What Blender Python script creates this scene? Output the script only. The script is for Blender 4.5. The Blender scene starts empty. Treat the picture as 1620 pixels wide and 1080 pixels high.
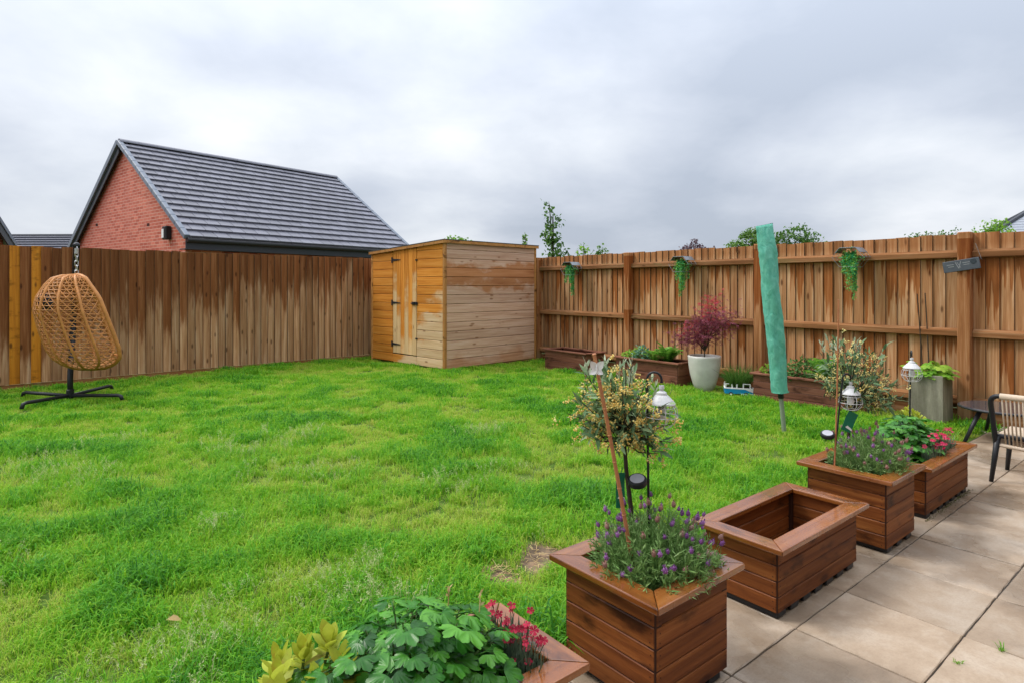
import bpy, bmesh, math, random
import numpy as np
from mathutils import Vector, Matrix, Quaternion, noise as mnoise

R = math.radians
random.seed(7)
rng = np.random.default_rng(7)
scene = bpy.context.scene
COL = scene.collection

# ------------------------------------------------------------------ camera
CAM_H = 1.34
cam_d = bpy.data.cameras.new('camera')
cam = bpy.data.objects.new('camera', cam_d)
COL.objects.link(cam)
cam.location = (0, 0, CAM_H)
cam.rotation_euler = (R(90), 0, 0)
cam_d.sensor_width = 36.0
cam_d.lens = 950 / 1620 * 36
cam_d.shift_y = -(540 - 453) / 1620
cam_d.clip_start = 0.05
cam_d.clip_end = 1500
scene.camera = cam

# ------------------------------------------------------------------ node helpers
def N(nt, typ, ins=None, **props):
    n = nt.nodes.new(typ)
    for k, v in props.items():
        setattr(n, k, v)
    for k, v in (ins or {}).items():
        s = n.inputs[k]
        if isinstance(v, bpy.types.NodeSocket):
            nt.links.new(v, s)
        elif isinstance(v, bpy.types.Node):
            nt.links.new(v.outputs[0], s)
        else:
            if s.type == 'RGBA' and len(v) == 3:
                v = (*v, 1)
            s.default_value = v
    return n

def math_(nt, op, a, b=0.0, c=None, clamp=False):
    ins = {0: a, 1: b}
    if c is not None:
        ins[2] = c
    return N(nt, 'ShaderNodeMath', ins, operation=op, use_clamp=clamp).outputs[0]

def vmath(nt, op, a, b):
    return N(nt, 'ShaderNodeVectorMath', {0: a, 1: b}, operation=op).outputs[0]

def vscale(nt, a, s):
    return N(nt, 'ShaderNodeVectorMath', {0: a, 'Scale': s}, operation='SCALE').outputs[0]

def ramp(nt, fac, stops, interp='LINEAR'):
    n = N(nt, 'ShaderNodeValToRGB', {'Fac': fac})
    n.color_ramp.interpolation = interp
    e = n.color_ramp.elements
    while len(e) < len(stops):
        e.new(0.5)
    for el, (p, c) in zip(e, stops):
        el.position = p
        el.color = c if len(c) == 4 else (*c, 1)
    return n.outputs[0]

def mixc(nt, fac, a, b, blend='MIX'):
    n = N(nt, 'ShaderNodeMix', {0: fac, 6: a, 7: b}, data_type='RGBA', blend_type=blend)
    return n.outputs[2]

def sstep(nt, x, lo, hi):
    n = N(nt, 'ShaderNodeMapRange', {'Value': x, 'From Min': lo, 'From Max': hi}, interpolation_type='SMOOTHSTEP')
    return n.outputs[0]

def noise(nt, vec, scale, detail=3, rough=0.5, dist=0.0):
    return N(nt, 'ShaderNodeTexNoise', {'Vector': vec, 'Scale': scale, 'Detail': detail, 'Roughness': rough, 'Distortion': dist}).outputs[0]

# ------------------------------------------------------------------ world: thick broken overcast over a Nishita sky
SUN_EL, SUN_AZ = R(52), R(-75)          # azimuth measured from +Y towards +X
world = bpy.data.worlds.new('World')
scene.world = world
world.use_nodes = True
wt = world.node_tree
wt.nodes.clear()
tc = N(wt, 'ShaderNodeTexCoord')
sky = N(wt, 'ShaderNodeTexSky', sky_type='NISHITA', sun_disc=False)
sky.sun_elevation = SUN_EL
sky.sun_rotation = SUN_AZ
sky.dust_density = 3.0
dirv = tc.outputs['Generated']
sep = N(wt, 'ShaderNodeSeparateXYZ', {0: dirv})
zc = math_(wt, 'MAXIMUM', sep.outputs[2], 0.0)
zz = math_(wt, 'ADD', zc, 0.30)
cu = math_(wt, 'DIVIDE', sep.outputs[0], zz)
cv = math_(wt, 'DIVIDE', sep.outputs[1], zz)
cuv = N(wt, 'ShaderNodeCombineXYZ', {0: cu, 1: cv, 2: 0.0}).outputs[0]
cuv = vmath(wt, 'ADD', cuv, (3.55, 7.9, 2.0))
n1 = noise(wt, cuv, 0.85, 2.0, 0.5, 0.2)
n2 = noise(wt, vmath(wt, 'ADD', cuv, (11.0, 4.0, 0.0)), 2.3, 5.0, 0.55, 0.15)
nn = math_(wt, 'ADD', math_(wt, 'MULTIPLY', n1, 0.72), math_(wt, 'MULTIPLY', n2, 0.28))
cloud = ramp(wt, nn, [(0.36, (0.39, 0.435, 0.515)), (0.45, (0.495, 0.535, 0.61)), (0.53, (0.615, 0.65, 0.705)), (0.61, (0.75, 0.77, 0.81))])
# CIE overcast luminance: the dome is brighter towards the zenith
grad = math_(wt, 'ADD', 0.86, math_(wt, 'MULTIPLY', math_(wt, 'POWER', zc, 2.0), 2.2))
cloud = vscale(wt, cloud, grad)
# cloud cover hides nearly all of the blue sky
skyc = vscale(wt, sky.outputs[0], 0.10)
full = mixc(wt, 0.93, skyc, cloud)
bg = N(wt, 'ShaderNodeBackground', {'Color': full, 'Strength': 1.0})
wo = N(wt, 'ShaderNodeOutputWorld', {'Surface': bg})

# ------------------------------------------------------------------ sun behind the cloud
sun_d = bpy.data.lights.new('sun', 'SUN')
sun_d.energy = 1.5
sun_d.angle = R(18)
sun_d.color = (1.0, 0.95, 0.88)
sun = bpy.data.objects.new('sun', sun_d)
COL.objects.link(sun)
sd = Vector((math.sin(SUN_AZ) * math.cos(SUN_EL), math.cos(SUN_AZ) * math.cos(SUN_EL), math.sin(SUN_EL)))
sun.rotation_euler = sd.to_track_quat('Z', 'Y').to_euler()
sun.location = (-6, 4, 12)

# ------------------------------------------------------------------ view / exposure
scene.render.engine = 'CYCLES'
scene.cycles.use_adaptive_sampling = True
scene.cycles.adaptive_threshold = 0.02
scene.cycles.max_bounces = 4
scene.cycles.diffuse_bounces = 2
scene.cycles.glossy_bounces = 2
scene.cycles.transmission_bounces = 2
vs = scene.view_settings
vs.view_transform = 'Standard'
vs.look = 'None'
vs.exposure = 0.56
vs.gamma = 1.0
vs.use_curve_mapping = False

# ------------------------------------------------------------------ mesh helpers
class MB:
    def __init__(s):
        s.v = []; s.f = []
    def add(s, verts, faces):
        o = len(s.v)
        s.v.extend([tuple(p) for p in verts])
        s.f.extend([tuple(i + o for i in f) for f in faces])
        return s
    def box(s, x0, x1, y0, y1, z0, z1, M=None):
        vs_ = [Vector((x, y, z)) for z in (z0, z1) for y in (y0, y1) for x in (x0, x1)]
        if M is not None:
            vs_ = [M @ p for p in vs_]
        return s.add(vs_, [(0, 2, 3, 1), (4, 5, 7, 6), (0, 1, 5, 4), (2, 6, 7, 3), (0, 4, 6, 2), (1, 3, 7, 5)])
    def tube(s, pts, r, n=6, cap=True, closed=False):
        pts = [Vector(p) for p in pts]
        m = len(pts)
        rr = r if hasattr(r, '__len__') else [r] * m
        t0 = (pts[1] - pts[0]).normalized()
        ref = Vector((0, 0, 1)) if abs(t0.z) < 0.9 else Vector((1, 0, 0))
        nrm = t0.cross(ref).normalized()
        vs_ = []
        for i, p in enumerate(pts):
            if closed:
                t = (pts[(i + 1) % m] - pts[i - 1]).normalized()
            else:
                t = (pts[min(i + 1, m - 1)] - pts[max(i - 1, 0)]).normalized()
            nrm = (nrm - t * nrm.dot(t))
            nrm = nrm.normalized() if nrm.length > 1e-6 else t.orthogonal().normalized()
            b = t.cross(nrm)
            for k in range(n):
                a = 2 * math.pi * k / n
                vs_.append(p + (nrm * math.cos(a) + b * math.sin(a)) * rr[i])
        fs = []
        seg = m if closed else m - 1
        for i in range(seg):
            j = (i + 1) % m
            for k in range(n):
                l = (k + 1) % n
                fs.append((i * n + k, i * n + l, j * n + l, j * n + k))
        if cap and not closed:
            fs.append(tuple(range(n - 1, -1, -1)))
            fs.append(tuple((m - 1) * n + k for k in range(n)))
        return s.add(vs_, fs)
    def lathe(s, prof, n=20, M=None):
        vs_ = []; fs = []
        for (r, z) in prof:
            for k in range(n):
                a = 2 * math.pi * k / n
                p = Vector((r * math.cos(a), r * math.sin(a), z))
                vs_.append(M @ p if M is not None else p)
        for i in range(len(prof) - 1):
            for k in range(n):
                l = (k + 1) % n
                fs.append((i * n + k, i * n + l, (i + 1) * n + l, (i + 1) * n + k))
        fs.append(tuple(range(n - 1, -1, -1)))
        fs.append(tuple((len(prof) - 1) * n + k for k in range(n)))
        return s.add(vs_, fs)
    def mesh(s, name, smooth=False):
        me = bpy.data.meshes.new(name)
        me.from_pydata(s.v, [], s.f)
        if smooth:
            me.polygons.foreach_set('use_smooth', [True] * len(me.polygons))
        me.update()
        return me

def bevel_mesh(me, w, seg=1):
    bm = bmesh.new(); bm.from_mesh(me)
    bmesh.ops.remove_doubles(bm, verts=bm.verts, dist=1e-6)
    bmesh.ops.recalc_face_normals(bm, faces=bm.faces)
    bmesh.ops.bevel(bm, geom=list(bm.edges), offset=w, segments=seg, affect='EDGES', profile=0.5, clamp_overlap=True)
    bm.to_mesh(me); bm.free(); me.update()
    return me

_bc = {}
def bbox(x0, x1, y0, y1, z0, z1, w=0.003):
    k = tuple(round(a, 4) for a in (x0, x1, y0, y1, z0, z1, w))
    if k not in _bc:
        me = MB().box(x0, x1, y0, y1, z0, z1).mesh('piece')
        _bc[k] = bevel_mesh(me, w) if w > 0 else me
    return _bc[k]

def part(name, me, m, parent=None, loc=(0, 0, 0), rot=(0, 0, 0), smooth=False):
    if isinstance(me, MB):
        me = me.mesh(name, smooth)
    if m is not None and not me.materials:
        me.materials.append(m)
    o = bpy.data.objects.new(name, me)
    COL.objects.link(o)
    o.location = loc
    if isinstance(rot, Quaternion):
        o.rotation_mode = 'QUATERNION'; o.rotation_quaternion = rot
    else:
        o.rotation_euler = rot
    o.parent = parent
    if me.materials and m is not None and me.materials[0] is not m:
        o.material_slots[0].link = 'OBJECT'
        o.material_slots[0].material = m
    return o

def tag(o, label, cat, group=None):
    o['label'] = label; o['category'] = cat
    if group: o['group'] = group
    return o

def thing(name, label, cat, loc=(0, 0, 0), rz=0.0, group=None):
    o = bpy.data.objects.new(name, None)
    COL.objects.link(o)
    o.empty_display_size = 0.1
    o.location = loc; o.rotation_euler = (0, 0, rz)
    return tag(o, label, cat, group)

def struct(name, me, m, parent=None):
    o = part(name, me, m, parent)
    o['kind'] = 'structure'
    return o

# patio frame: u runs along the row of planters, v towards the lawn
PA = R(38.8)
U = Vector((math.cos(PA), math.sin(PA), 0)); V = Vector((-math.sin(PA), math.cos(PA), 0))
def uv(u, v, z=0.0):
    p = U * u + V * v
    return Vector((p.x, p.y, z))

# ------------------------------------------------------------------ materials
def newmat(name):
    m = bpy.data.materials.new(name)
    m.use_nodes = True
    m.node_tree.nodes.clear()
    return m, m.node_tree

def finish(m, nt, color, rough=0.6, spec=0.4, bump=None, bstr=0.3, bdist=0.01, metal=0.0, coat=0.0, extra=None):
    ins = {'Base Color': color, 'Roughness': rough, 'Specular IOR Level': spec, 'Metallic': metal, 'Coat Weight': coat}
    ins.update(extra or {})
    if bump is not None:
        ins['Normal'] = N(nt, 'ShaderNodeBump', {'Height': bump, 'Strength': bstr, 'Distance': bdist}).outputs[0]
    b = N(nt, 'ShaderNodeBsdfPrincipled', ins)
    N(nt, 'ShaderNodeOutputMaterial', {'Surface': b.outputs[0]})
    return m

def simple(name, col, rough=0.5, metal=0.0, var=0.15, scale=30.0, spec=0.28, bstr=0.1, coat=0.0):
    m, nt = newmat(name)
    tcn = N(nt, 'ShaderNodeTexCoord')
    n = noise(nt, tcn.outputs['Object'], scale, 4, 0.6)
    c = mixc(nt, n, tuple(x * (1 - var) for x in col), tuple(min(1, x * (1 + var)) for x in col))
    return finish(m, nt, c, rough, spec, n, bstr, 0.002, metal, coat)

def wood_base(nt, axis, cols, knot_col, grain=1.0, var=0.3, knots=True):
    """per-piece grain; axis = long axis of the piece in its own coordinates"""
    tcn = N(nt, 'ShaderNodeTexCoord')
    oi = N(nt, 'ShaderNodeObjectInfo')
    rnd = oi.outputs['Random']
    seed = N(nt, 'ShaderNodeCombineXYZ', {0: math_(nt, 'MULTIPLY', rnd, 71.3), 1: math_(nt, 'MULTIPLY', rnd, 37.7), 2: math_(nt, 'MULTIPLY', rnd, 91.1)}).outputs[0]
    co = vmath(nt, 'ADD', tcn.outputs['Object'], seed)
    st = [46.0, 46.0, 46.0]; st['xyz'.index(axis)] = 1.6
    g = N(nt, 'ShaderNodeMapping', {'Vector': co, 'Scale': tuple(st)}).outputs[0]
    gn = noise(nt, g, 1.0 * grain, 5, 0.65, 0.4)
    st2 = [14.0, 14.0, 14.0]; st2['xyz'.index(axis)] = 0.9
    g2 = N(nt, 'ShaderNodeMapping', {'Vector': co, 'Scale': tuple(st2)}).outputs[0]
    gb = noise(nt, g2, 1.0, 3, 0.5, 0.8)
    f = math_(nt, 'ADD', math_(nt, 'MULTIPLY', gn, 0.55), math_(nt, 'MULTIPLY', gb, 0.45))
    c = ramp(nt, f, [(0.30, cols[0]), (0.5, cols[1]), (0.70, cols[2])])
    if knots:
        st3 = [11.0, 11.0, 11.0]; st3['xyz'.index(axis)] = 4.2
        g3 = N(nt, 'ShaderNodeMapping', {'Vector': co, 'Scale': tuple(st3)}).outputs[0]
        vo = N(nt, 'ShaderNodeTexVoronoi', {'Vector': g3, 'Scale': 1.0})
        keep = math_(nt, 'GREATER_THAN', N(nt, 'ShaderNodeSeparateColor', {0: vo.outputs['Color']}).outputs[0], 0.50)
        k = math_(nt, 'MULTIPLY', math_(nt, 'SUBTRACT', 1.0, sstep(nt, vo.outputs['Distance'], 0.09, 0.24)), keep)
        c = mixc(nt, math_(nt, 'MULTIPLY', k, 0.8), c, knot_col)
    br = math_(nt, 'ADD', 1.0 - var, math_(nt, 'MULTIPLY', rnd, 2 * var))
    c = vscale(nt, c, br)
    return c, gn, gb, co, tcn.outputs['Object'], rnd

def mat_fence_face():
    """outer face of the left fence: rain-darkened top, pale dry foot"""
    m, nt = newmat('fence_board_weathered')
    c, gn, gb, co, obj, rnd = wood_base(nt, 'z', [(0.22, 0.095, 0.037), (0.42, 0.225, 0.112), (0.64, 0.43, 0.27)], (0.09, 0.04, 0.02), var=0.24)
    geo = N(nt, 'ShaderNodeNewGeometry')
    px = N(nt, 'ShaderNodeSeparateXYZ', {0: geo.outputs['Position']}).outputs[0]
    oz = N(nt, 'ShaderNodeSeparateXYZ', {0: obj}).outputs[2]
    st = N(nt, 'ShaderNodeMapping', {'Vector': co, 'Scale': (16.0, 16.0, 1.4)}).outputs[0]
    dn = noise(nt, st, 1.0, 4, 0.65)
    big = noise(nt, geo.outputs['Position'], 0.9, 2, 0.5)
    # wet line: high on the right of the fence, low on the left
    line = N(nt, 'ShaderNodeMapRange', {'Value': px, 'From Min': -6.8, 'From Max': -3.4, 'To Min': 0.45, 'To Max': 1.30}).outputs[0]
    h = math_(nt, 'ADD', oz, math_(nt, 'MULTIPLY', math_(nt, 'SUBTRACT', dn, 0.5), 1.5))
    h = math_(nt, 'ADD', h, math_(nt, 'MULTIPLY', math_(nt, 'SUBTRACT', rnd, 0.5), 0.55))
    h = math_(nt, 'ADD', h, math_(nt, 'MULTIPLY', math_(nt, 'SUBTRACT', big, 0.5), 0.6))
    w = sstep(nt, math_(nt, 'SUBTRACT', h, line), -0.20, 0.22)
    wet = mixc(nt, 1.0, c, (0.46, 0.31, 0.21), 'MULTIPLY')
    col = mixc(nt, w, c, wet)
    rough = math_(nt, 'SUBTRACT', 0.85, math_(nt, 'MULTIPLY', w, 0.25))
    return finish(m, nt, col, rough, 0.10, gn, 0.6, 0.004)

def mat_fence_back(name='fence_board_tan', drips=True, tint=(1, 1, 1), ZO=(1.53, 0.73)):
    m, nt = newmat(name)
    cols = [(0.22, 0.088, 0.032), (0.42, 0.208, 0.092), (0.66, 0.43, 0.255)]
    cols = [tuple(a * b for a, b in zip(cc, tint)) for cc in cols]
    c, gn, gb, co, obj, rnd = wood_base(nt, 'z' if drips else 'x', cols, (0.10, 0.035, 0.012), var=0.20)
    col = c; rough = 0.75
    if drips:
        oz = N(nt, 'ShaderNodeSeparateXYZ', {0: obj}).outputs[2]
        st = N(nt, 'ShaderNodeMapping', {'Vector': co, 'Scale': (22.0, 22.0, 0.6)}).outputs[0]
        dn = noise(nt, st, 1.0, 3, 0.6)
        r2 = math_(nt, 'FRACT', math_(nt, 'MULTIPLY', rnd, 17.31))
        w = None
        for zr, amp, rr in ((ZO[0], 0.95, rnd), (ZO[1], 0.75, r2)):
            d = math_(nt, 'SUBTRACT', zr, oz)
            ln = math_(nt, 'MULTIPLY', math_(nt, 'ADD', math_(nt, 'SUBTRACT', dn, 0.47), math_(nt, 'MULTIPLY', math_(nt, 'SUBTRACT', rr, 0.5), 0.55)), amp * 2.2)
            a = math_(nt, 'MULTIPLY', sstep(nt, math_(nt, 'SUBTRACT', ln, d), -0.02, 0.06), math_(nt, 'GREATER_THAN', d, -0.02))
            w = a if w is None else math_(nt, 'MAXIMUM', w, a)
        top = sstep(nt, oz, ZO[0] + 0.06, ZO[0] + 0.16)
        w = math_(nt, 'MAXIMUM', w, math_(nt, 'MULTIPLY', top, 0.55))
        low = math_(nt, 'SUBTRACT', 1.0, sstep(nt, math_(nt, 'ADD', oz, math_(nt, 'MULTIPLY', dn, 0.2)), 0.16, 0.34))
        wet = mixc(nt, 1.0, c, (0.56, 0.34, 0.17), 'MULTIPLY')
        col = mixc(nt, math_(nt, 'MULTIPLY', w, 0.9), c, wet)
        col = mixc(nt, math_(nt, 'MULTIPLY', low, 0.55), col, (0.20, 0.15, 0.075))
        rough = math_(nt, 'SUBTRACT', 0.8, math_(nt, 'MULTIPLY', w, 0.3))
    else:
        st = N(nt, 'ShaderNodeMapping', {'Vector': co, 'Scale': (2.5, 9.0, 9.0)}).outputs[0]
        al = sstep(nt, noise(nt, st, 1.0, 3, 0.6), 0.56, 0.70)
        col = mixc(nt, math_(nt, 'MULTIPLY', al, 0.5), c, (0.19, 0.15, 0.06))
    return finish(m, nt, col, rough, 0.10, gn, 0.5, 0.003)

def mat_planter(name, cols, wetrim=False, var=0.22, axis='x'):
    m, nt = newmat(name)
    c, gn, gb, co, obj, rnd = wood_base(nt, axis, cols, (0.045, 0.012, 0.006), var=var)
    st = N(nt, 'ShaderNodeMapping', {'Vector': co, 'Scale': (3.0, 7.0, 7.0)}).outputs[0]
    bl = noise(nt, st, 1.4, 4, 0.6)
    c = mixc(nt, sstep(nt, bl, 0.52, 0.75), c, tuple(a * 0.4 for a in cols[0]))
    if wetrim:
        geo = N(nt, 'ShaderNodeNewGeometry')
        wn = noise(nt, geo.outputs['Position'], 7.0, 4, 0.6)
        wet = sstep(nt, wn, 0.34, 0.50)
        rough = math_(nt, 'SUBTRACT', 0.50, math_(nt, 'MULTIPLY', wet, 0.32))
        return finish(m, nt, c, rough, 0.5, gn, 0.18, 0.002, coat=0.5, extra={'Coat Roughness': 0.10})
    return finish(m, nt, c, 0.52, 0.18, gn, 0.5, 0.003)

def mat_shed(name, axis, pale, orange, side):
    m, nt = newmat(name)
    c, gn, gb, co, obj, rnd = wood_base(nt, axis, pale, (0.22, 0.10, 0.045), var=0.10)
    o2 = ramp(nt, math_(nt, 'ADD', math_(nt, 'MULTIPLY', gn, 0.5), math_(nt, 'MULTIPLY', gb, 0.5)), [(0.3, orange[0]), (0.5, orange[1]), (0.7, orange[2])])
    o2 = vscale(nt, o2, math_(nt, 'ADD', 0.85, math_(nt, 'MULTIPLY', rnd, 0.3)))
    geo = N(nt, 'ShaderNodeNewGeometry')
    pos = geo.outputs['Position']
    sp = N(nt, 'ShaderNodeSeparateXYZ', {0: pos})
    n1 = noise(nt, N(nt, 'ShaderNodeMapping', {'Vector': pos, 'Scale': (1.6, 1.6, 2.6)}).outputs[0], 1.3, 4, 0.6)
    n1 = math_(nt, 'ADD', n1, math_(nt, 'MULTIPLY', math_(nt, 'SUBTRACT', rnd, 0.5), 0.16))
    if side in ('door', 'door_leaf'):   # stain has washed off low down near the exposed corner
        q = math_(nt, 'ADD', math_(nt, 'MULTIPLY', sp.outputs[2], 0.75), math_(nt, 'MULTIPLY', math_(nt, 'SUBTRACT', -1.2, sp.outputs[0]), 1.05))
        q = math_(nt, 'ADD', q, math_(nt, 'MULTIPLY', math_(nt, 'SUBTRACT', n1, 0.5), 1.6))
        f = sstep(nt, q, 0.62, 1.0)
        if side == 'door_leaf': f = sstep(nt, math_(nt, 'ADD', q, math_(nt, 'MULTIPLY', math_(nt, 'SUBTRACT', rnd, 0.5), 0.9)), 1.15, 1.75)
    else:                # damp orange bands part way up
        zb = math_(nt, 'MULTIPLY', math_(nt, 'ABSOLUTE', math_(nt, 'SUBTRACT', sp.outputs[2], 1.52)), 0.9)
        q = math_(nt, 'ADD', math_(nt, 'MULTIPLY', zb, -1.15), math_(nt, 'MULTIPLY', n1, 1.1))
        f = math_(nt, 'MULTIPLY', sstep(nt, q, 0.26, 0.44), 0.95)
        foot = math_(nt, 'SUBTRACT', 1.0, sstep(nt, math_(nt, 'ADD', sp.outputs[2], math_(nt, 'MULTIPLY', n1, 0.7)), 0.42, 0.62))
        f = math_(nt, 'MAXIMUM', f, math_(nt, 'MULTIPLY', foot, 0.6))
    col = mixc(nt, f, c, o2)
    return finish(m, nt, col, 0.7, 0.10, gn, 0.45, 0.003)

def mat_brick():
    m, nt = newmat('red_brick')
    tcn = N(nt, 'ShaderNodeTexCoord')
    co = tcn.outputs['Object']
    sx = N(nt, 'ShaderNodeSeparateXYZ', {0: co})
    # run bricks along whichever way the wall goes
    xy = math_(nt, 'ADD', sx.outputs[0], sx.outputs[1])
    v2 = N(nt, 'ShaderNodeCombineXYZ', {0: xy, 1: sx.outputs[2], 2: 0.0}).outputs[0]
    br = N(nt, 'ShaderNodeTexBrick', {'Vector': v2, 'Scale': 1.0, 'Mortar Size': 0.006, 'Mortar Smooth': 0.2, 'Bias': 0.0, 'Brick Width': 0.225, 'Row Height': 0.075,
                                      'Color1': (0.46, 0.10, 0.062), 'Color2': (0.66, 0.205, 0.135), 'Mortar': (0.64, 0.42, 0.34)})
    n = noise(nt, co, 1.3, 4, 0.6)
    c = mixc(nt, math_(nt, 'MULTIPLY', sstep(nt, n, 0.45, 0.75), 0.4), br.outputs[0], (0.55, 0.20, 0.15))
    return finish(m, nt, c, 0.85, 0.25, br.outputs[1], -0.5, 0.006)

def mat_leaf(name, cols, rough=0.45, transl=0.35, scale=25.0, spec=0.2):
    m, nt = newmat(name)
    tcn = N(nt, 'ShaderNodeTexCoord')
    oi = N(nt, 'ShaderNodeObjectInfo')
    geo = N(nt, 'ShaderNodeNewGeometry')
    f = math_(nt, 'ADD', math_(nt, 'MULTIPLY', noise(nt, tcn.outputs['Object'], scale, 3, 0.6), 0.7), math_(nt, 'MULTIPLY', geo.outputs['Random Per Island'], 0.4))
    f = math_(nt, 'ADD', f, math_(nt, 'MULTIPLY', math_(nt, 'SUBTRACT', oi.outputs['Random'], 0.5), 0.35))
    st = [(0.2 + 0.6 * i / (len(cols) - 1), c) for i, c in enumerate(cols)]
    c = ramp(nt, f, st)
    b = N(nt, 'ShaderNodeBsdfPrincipled', {'Base Color': c, 'Roughness': rough, 'Specular IOR Level': spec})
    t = N(nt, 'ShaderNodeBsdfTranslucent', {'Color': vscale(nt, c, 1.3)})
    mx = N(nt, 'ShaderNodeMixShader', {0: transl, 1: b.outputs[0], 2: t.outputs[0]})
    N(nt, 'ShaderNodeOutputMaterial', {'Surface': mx.outputs[0]})
    return m

def mat_tile():
    m, nt = newmat('roof_tile_grey')
    tcn = N(nt, 'ShaderNodeTexCoord'); oi = N(nt, 'ShaderNodeObjectInfo')
    n = noise(nt, vmath(nt, 'ADD', tcn.outputs['Object'], vscale(nt, N(nt, 'ShaderNodeCombineXYZ', {0: oi.outputs['Random'], 1: oi.outputs['Random'], 2: 0.3}).outputs[0], 40.0)), 9.0, 4, 0.6)
    c = mixc(nt, n, (0.095, 0.098, 0.125), (0.165, 0.165, 0.20))
    c = vscale(nt, c, math_(nt, 'ADD', 0.82, math_(nt, 'MULTIPLY', oi.outputs['Random'], 0.36)))
    return finish(m, nt, c, 0.42, 0.5, n, 0.15, 0.003)

def mat_slab():
    m, nt = newmat('patio_slab_buff')
    tcn = N(nt, 'ShaderNodeTexCoord'); oi = N(nt, 'ShaderNodeObjectInfo')
    geo = N(nt, 'ShaderNodeNewGeometry')
    rnd = oi.outputs['Random']
    co = vmath(nt, 'ADD', tcn.outputs['Object'], vscale(nt, N(nt, 'ShaderNodeCombineXYZ', {0: rnd, 1: rnd, 2: rnd}).outputs[0], 53.0))
    n1 = noise(nt, co, 3.2, 5, 0.6, 0.3)
    n2 = noise(nt, co, 95.0, 4, 0.75)
    n3 = noise(nt, co, 11.0, 5, 0.7)
    c = ramp(nt, n1, [(0.3, (0.245, 0.172, 0.112)), (0.5, (0.36, 0.272, 0.192)), (0.7, (0.44, 0.36, 0.28))])
    c = mixc(nt, math_(nt, 'MULTIPLY', sstep(nt, n2, 0.40, 0.68), 0.22), c, (0.17, 0.12, 0.08))
    c = mixc(nt, math_(nt, 'MULTIPLY', sstep(nt, n3, 0.52, 0.72), 0.35), c, (0.46, 0.39, 0.31))
    c = vscale(nt, c, math_(nt, 'ADD', 0.88, math_(nt, 'MULTIPLY', rnd, 0.24)))
    damp = sstep(nt, noise(nt, geo.outputs['Position'], 1.5, 4, 0.6), 0.46, 0.62)
    c = mixc(nt, math_(nt, 'MULTIPLY', damp, 0.8), c, vscale(nt, c, 0.60))
    # pressed woven texture of the cast slab
    wv = N(nt, 'ShaderNodeTexWave', {'Vector': tcn.outputs['Object'], 'Scale': 46.0, 'Distortion': 2.0, 'Detail': 1.0}, wave_type='BANDS', bands_direction='X')
    wv2 = N(nt, 'ShaderNodeTexWave', {'Vector': tcn.outputs['Object'], 'Scale': 40.0, 'Distortion': 2.0, 'Detail': 1.0}, wave_type='BANDS', bands_direction='Y')
    rel = math_(nt, 'ADD', math_(nt, 'MULTIPLY', math_(nt, 'ADD', wv.outputs['Fac'], wv2.outputs['Fac']), 0.12), math_(nt, 'ADD', n1, math_(nt, 'MULTIPLY', n2, 0.25)))
    rough = math_(nt, 'SUBTRACT', 0.62, math_(nt, 'MULTIPLY', damp, 0.38))
    return finish(m, nt, c, rough, 0.4, rel, 0.25, 0.004)

def mat_lawn_soil():
    m, nt = newmat('lawn_soil')
    geo = N(nt, 'ShaderNodeNewGeometry')
    n = noise(nt, geo.outputs['Position'], 14.0, 5, 0.65)
    n2 = noise(nt, geo.outputs['Position'], 1.1, 3, 0.5)
    c = ramp(nt, n, [(0.3, (0.035, 0.07, 0.008)), (0.55, (0.07, 0.13, 0.014)), (0.75, (0.16, 0.19, 0.035))])
    c = mixc(nt, sstep(nt, n2, 0.55, 0.7), c, (0.13, 0.16, 0.035))
    # bare earth and straw by the planters
    for (bx, by, r) in ((0.15, 3.02, 0.17), (-0.06, 2.80, 0.11), (-0.30, 2.62, 0.08), (0.75, 3.4, 0.22)):
        d = N(nt, 'ShaderNodeVectorMath', {0: geo.outputs['Position'], 1: (bx, by, 0)}, operation='DISTANCE').outputs['Value']
        d = math_(nt, 'ADD', d, math_(nt, 'MULTIPLY', math_(nt, 'SUBTRACT', noise(nt, geo.outputs['Position'], 6.0, 3), 0.5), 0.3))
        f = math_(nt, 'SUBTRACT', 1.0, sstep(nt, d, r * 0.7, r * 1.3))
        earth = ramp(nt, n, [(0.3, (0.06, 0.042, 0.03)), (0.5, (0.15, 0.105, 0.07)), (0.7, (0.30, 0.20, 0.12))])
        c = mixc(nt, f, c, earth)
    return finish(m, nt, c, 0.9, 0.2, n, 0.7, 0.02)

def mat_grass():
    m, nt = newmat('grass_blade')
    at = N(nt, 'ShaderNodeAttribute', attribute_name='tint', attribute_type='INSTANCER')
    tcn = N(nt, 'ShaderNodeTexCoord')
    geo = N(nt, 'ShaderNodeNewGeometry')
    f = math_(nt, 'ADD', at.outputs['Fac'], math_(nt, 'MULTIPLY', math_(nt, 'SUBTRACT', geo.outputs['Random Per Island'], 0.5), 0.42))
    c = ramp(nt, f, [(0.0, (0.46, 0.50, 0.10)), (0.2, (0.30, 0.49, 0.030)), (0.5, (0.145, 0.40, 0.018)), (0.76, (0.064, 0.255, 0.018)), (1.0, (0.032, 0.145, 0.026))])
    b = N(nt, 'ShaderNodeBsdfPrincipled', {'Base Color': c, 'Roughness': 0.40, 'Specular IOR Level': 0.18})
    t = N(nt, 'ShaderNodeBsdfTranslucent', {'Color': vscale(nt, c, 1.25)})
    mx = N(nt, 'ShaderNodeMixShader', {0: 0.38, 1: b.outputs[0], 2: t.outputs[0]})
    N(nt, 'ShaderNodeOutputMaterial', {'Surface': mx.outputs[0]})
    return m

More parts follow.
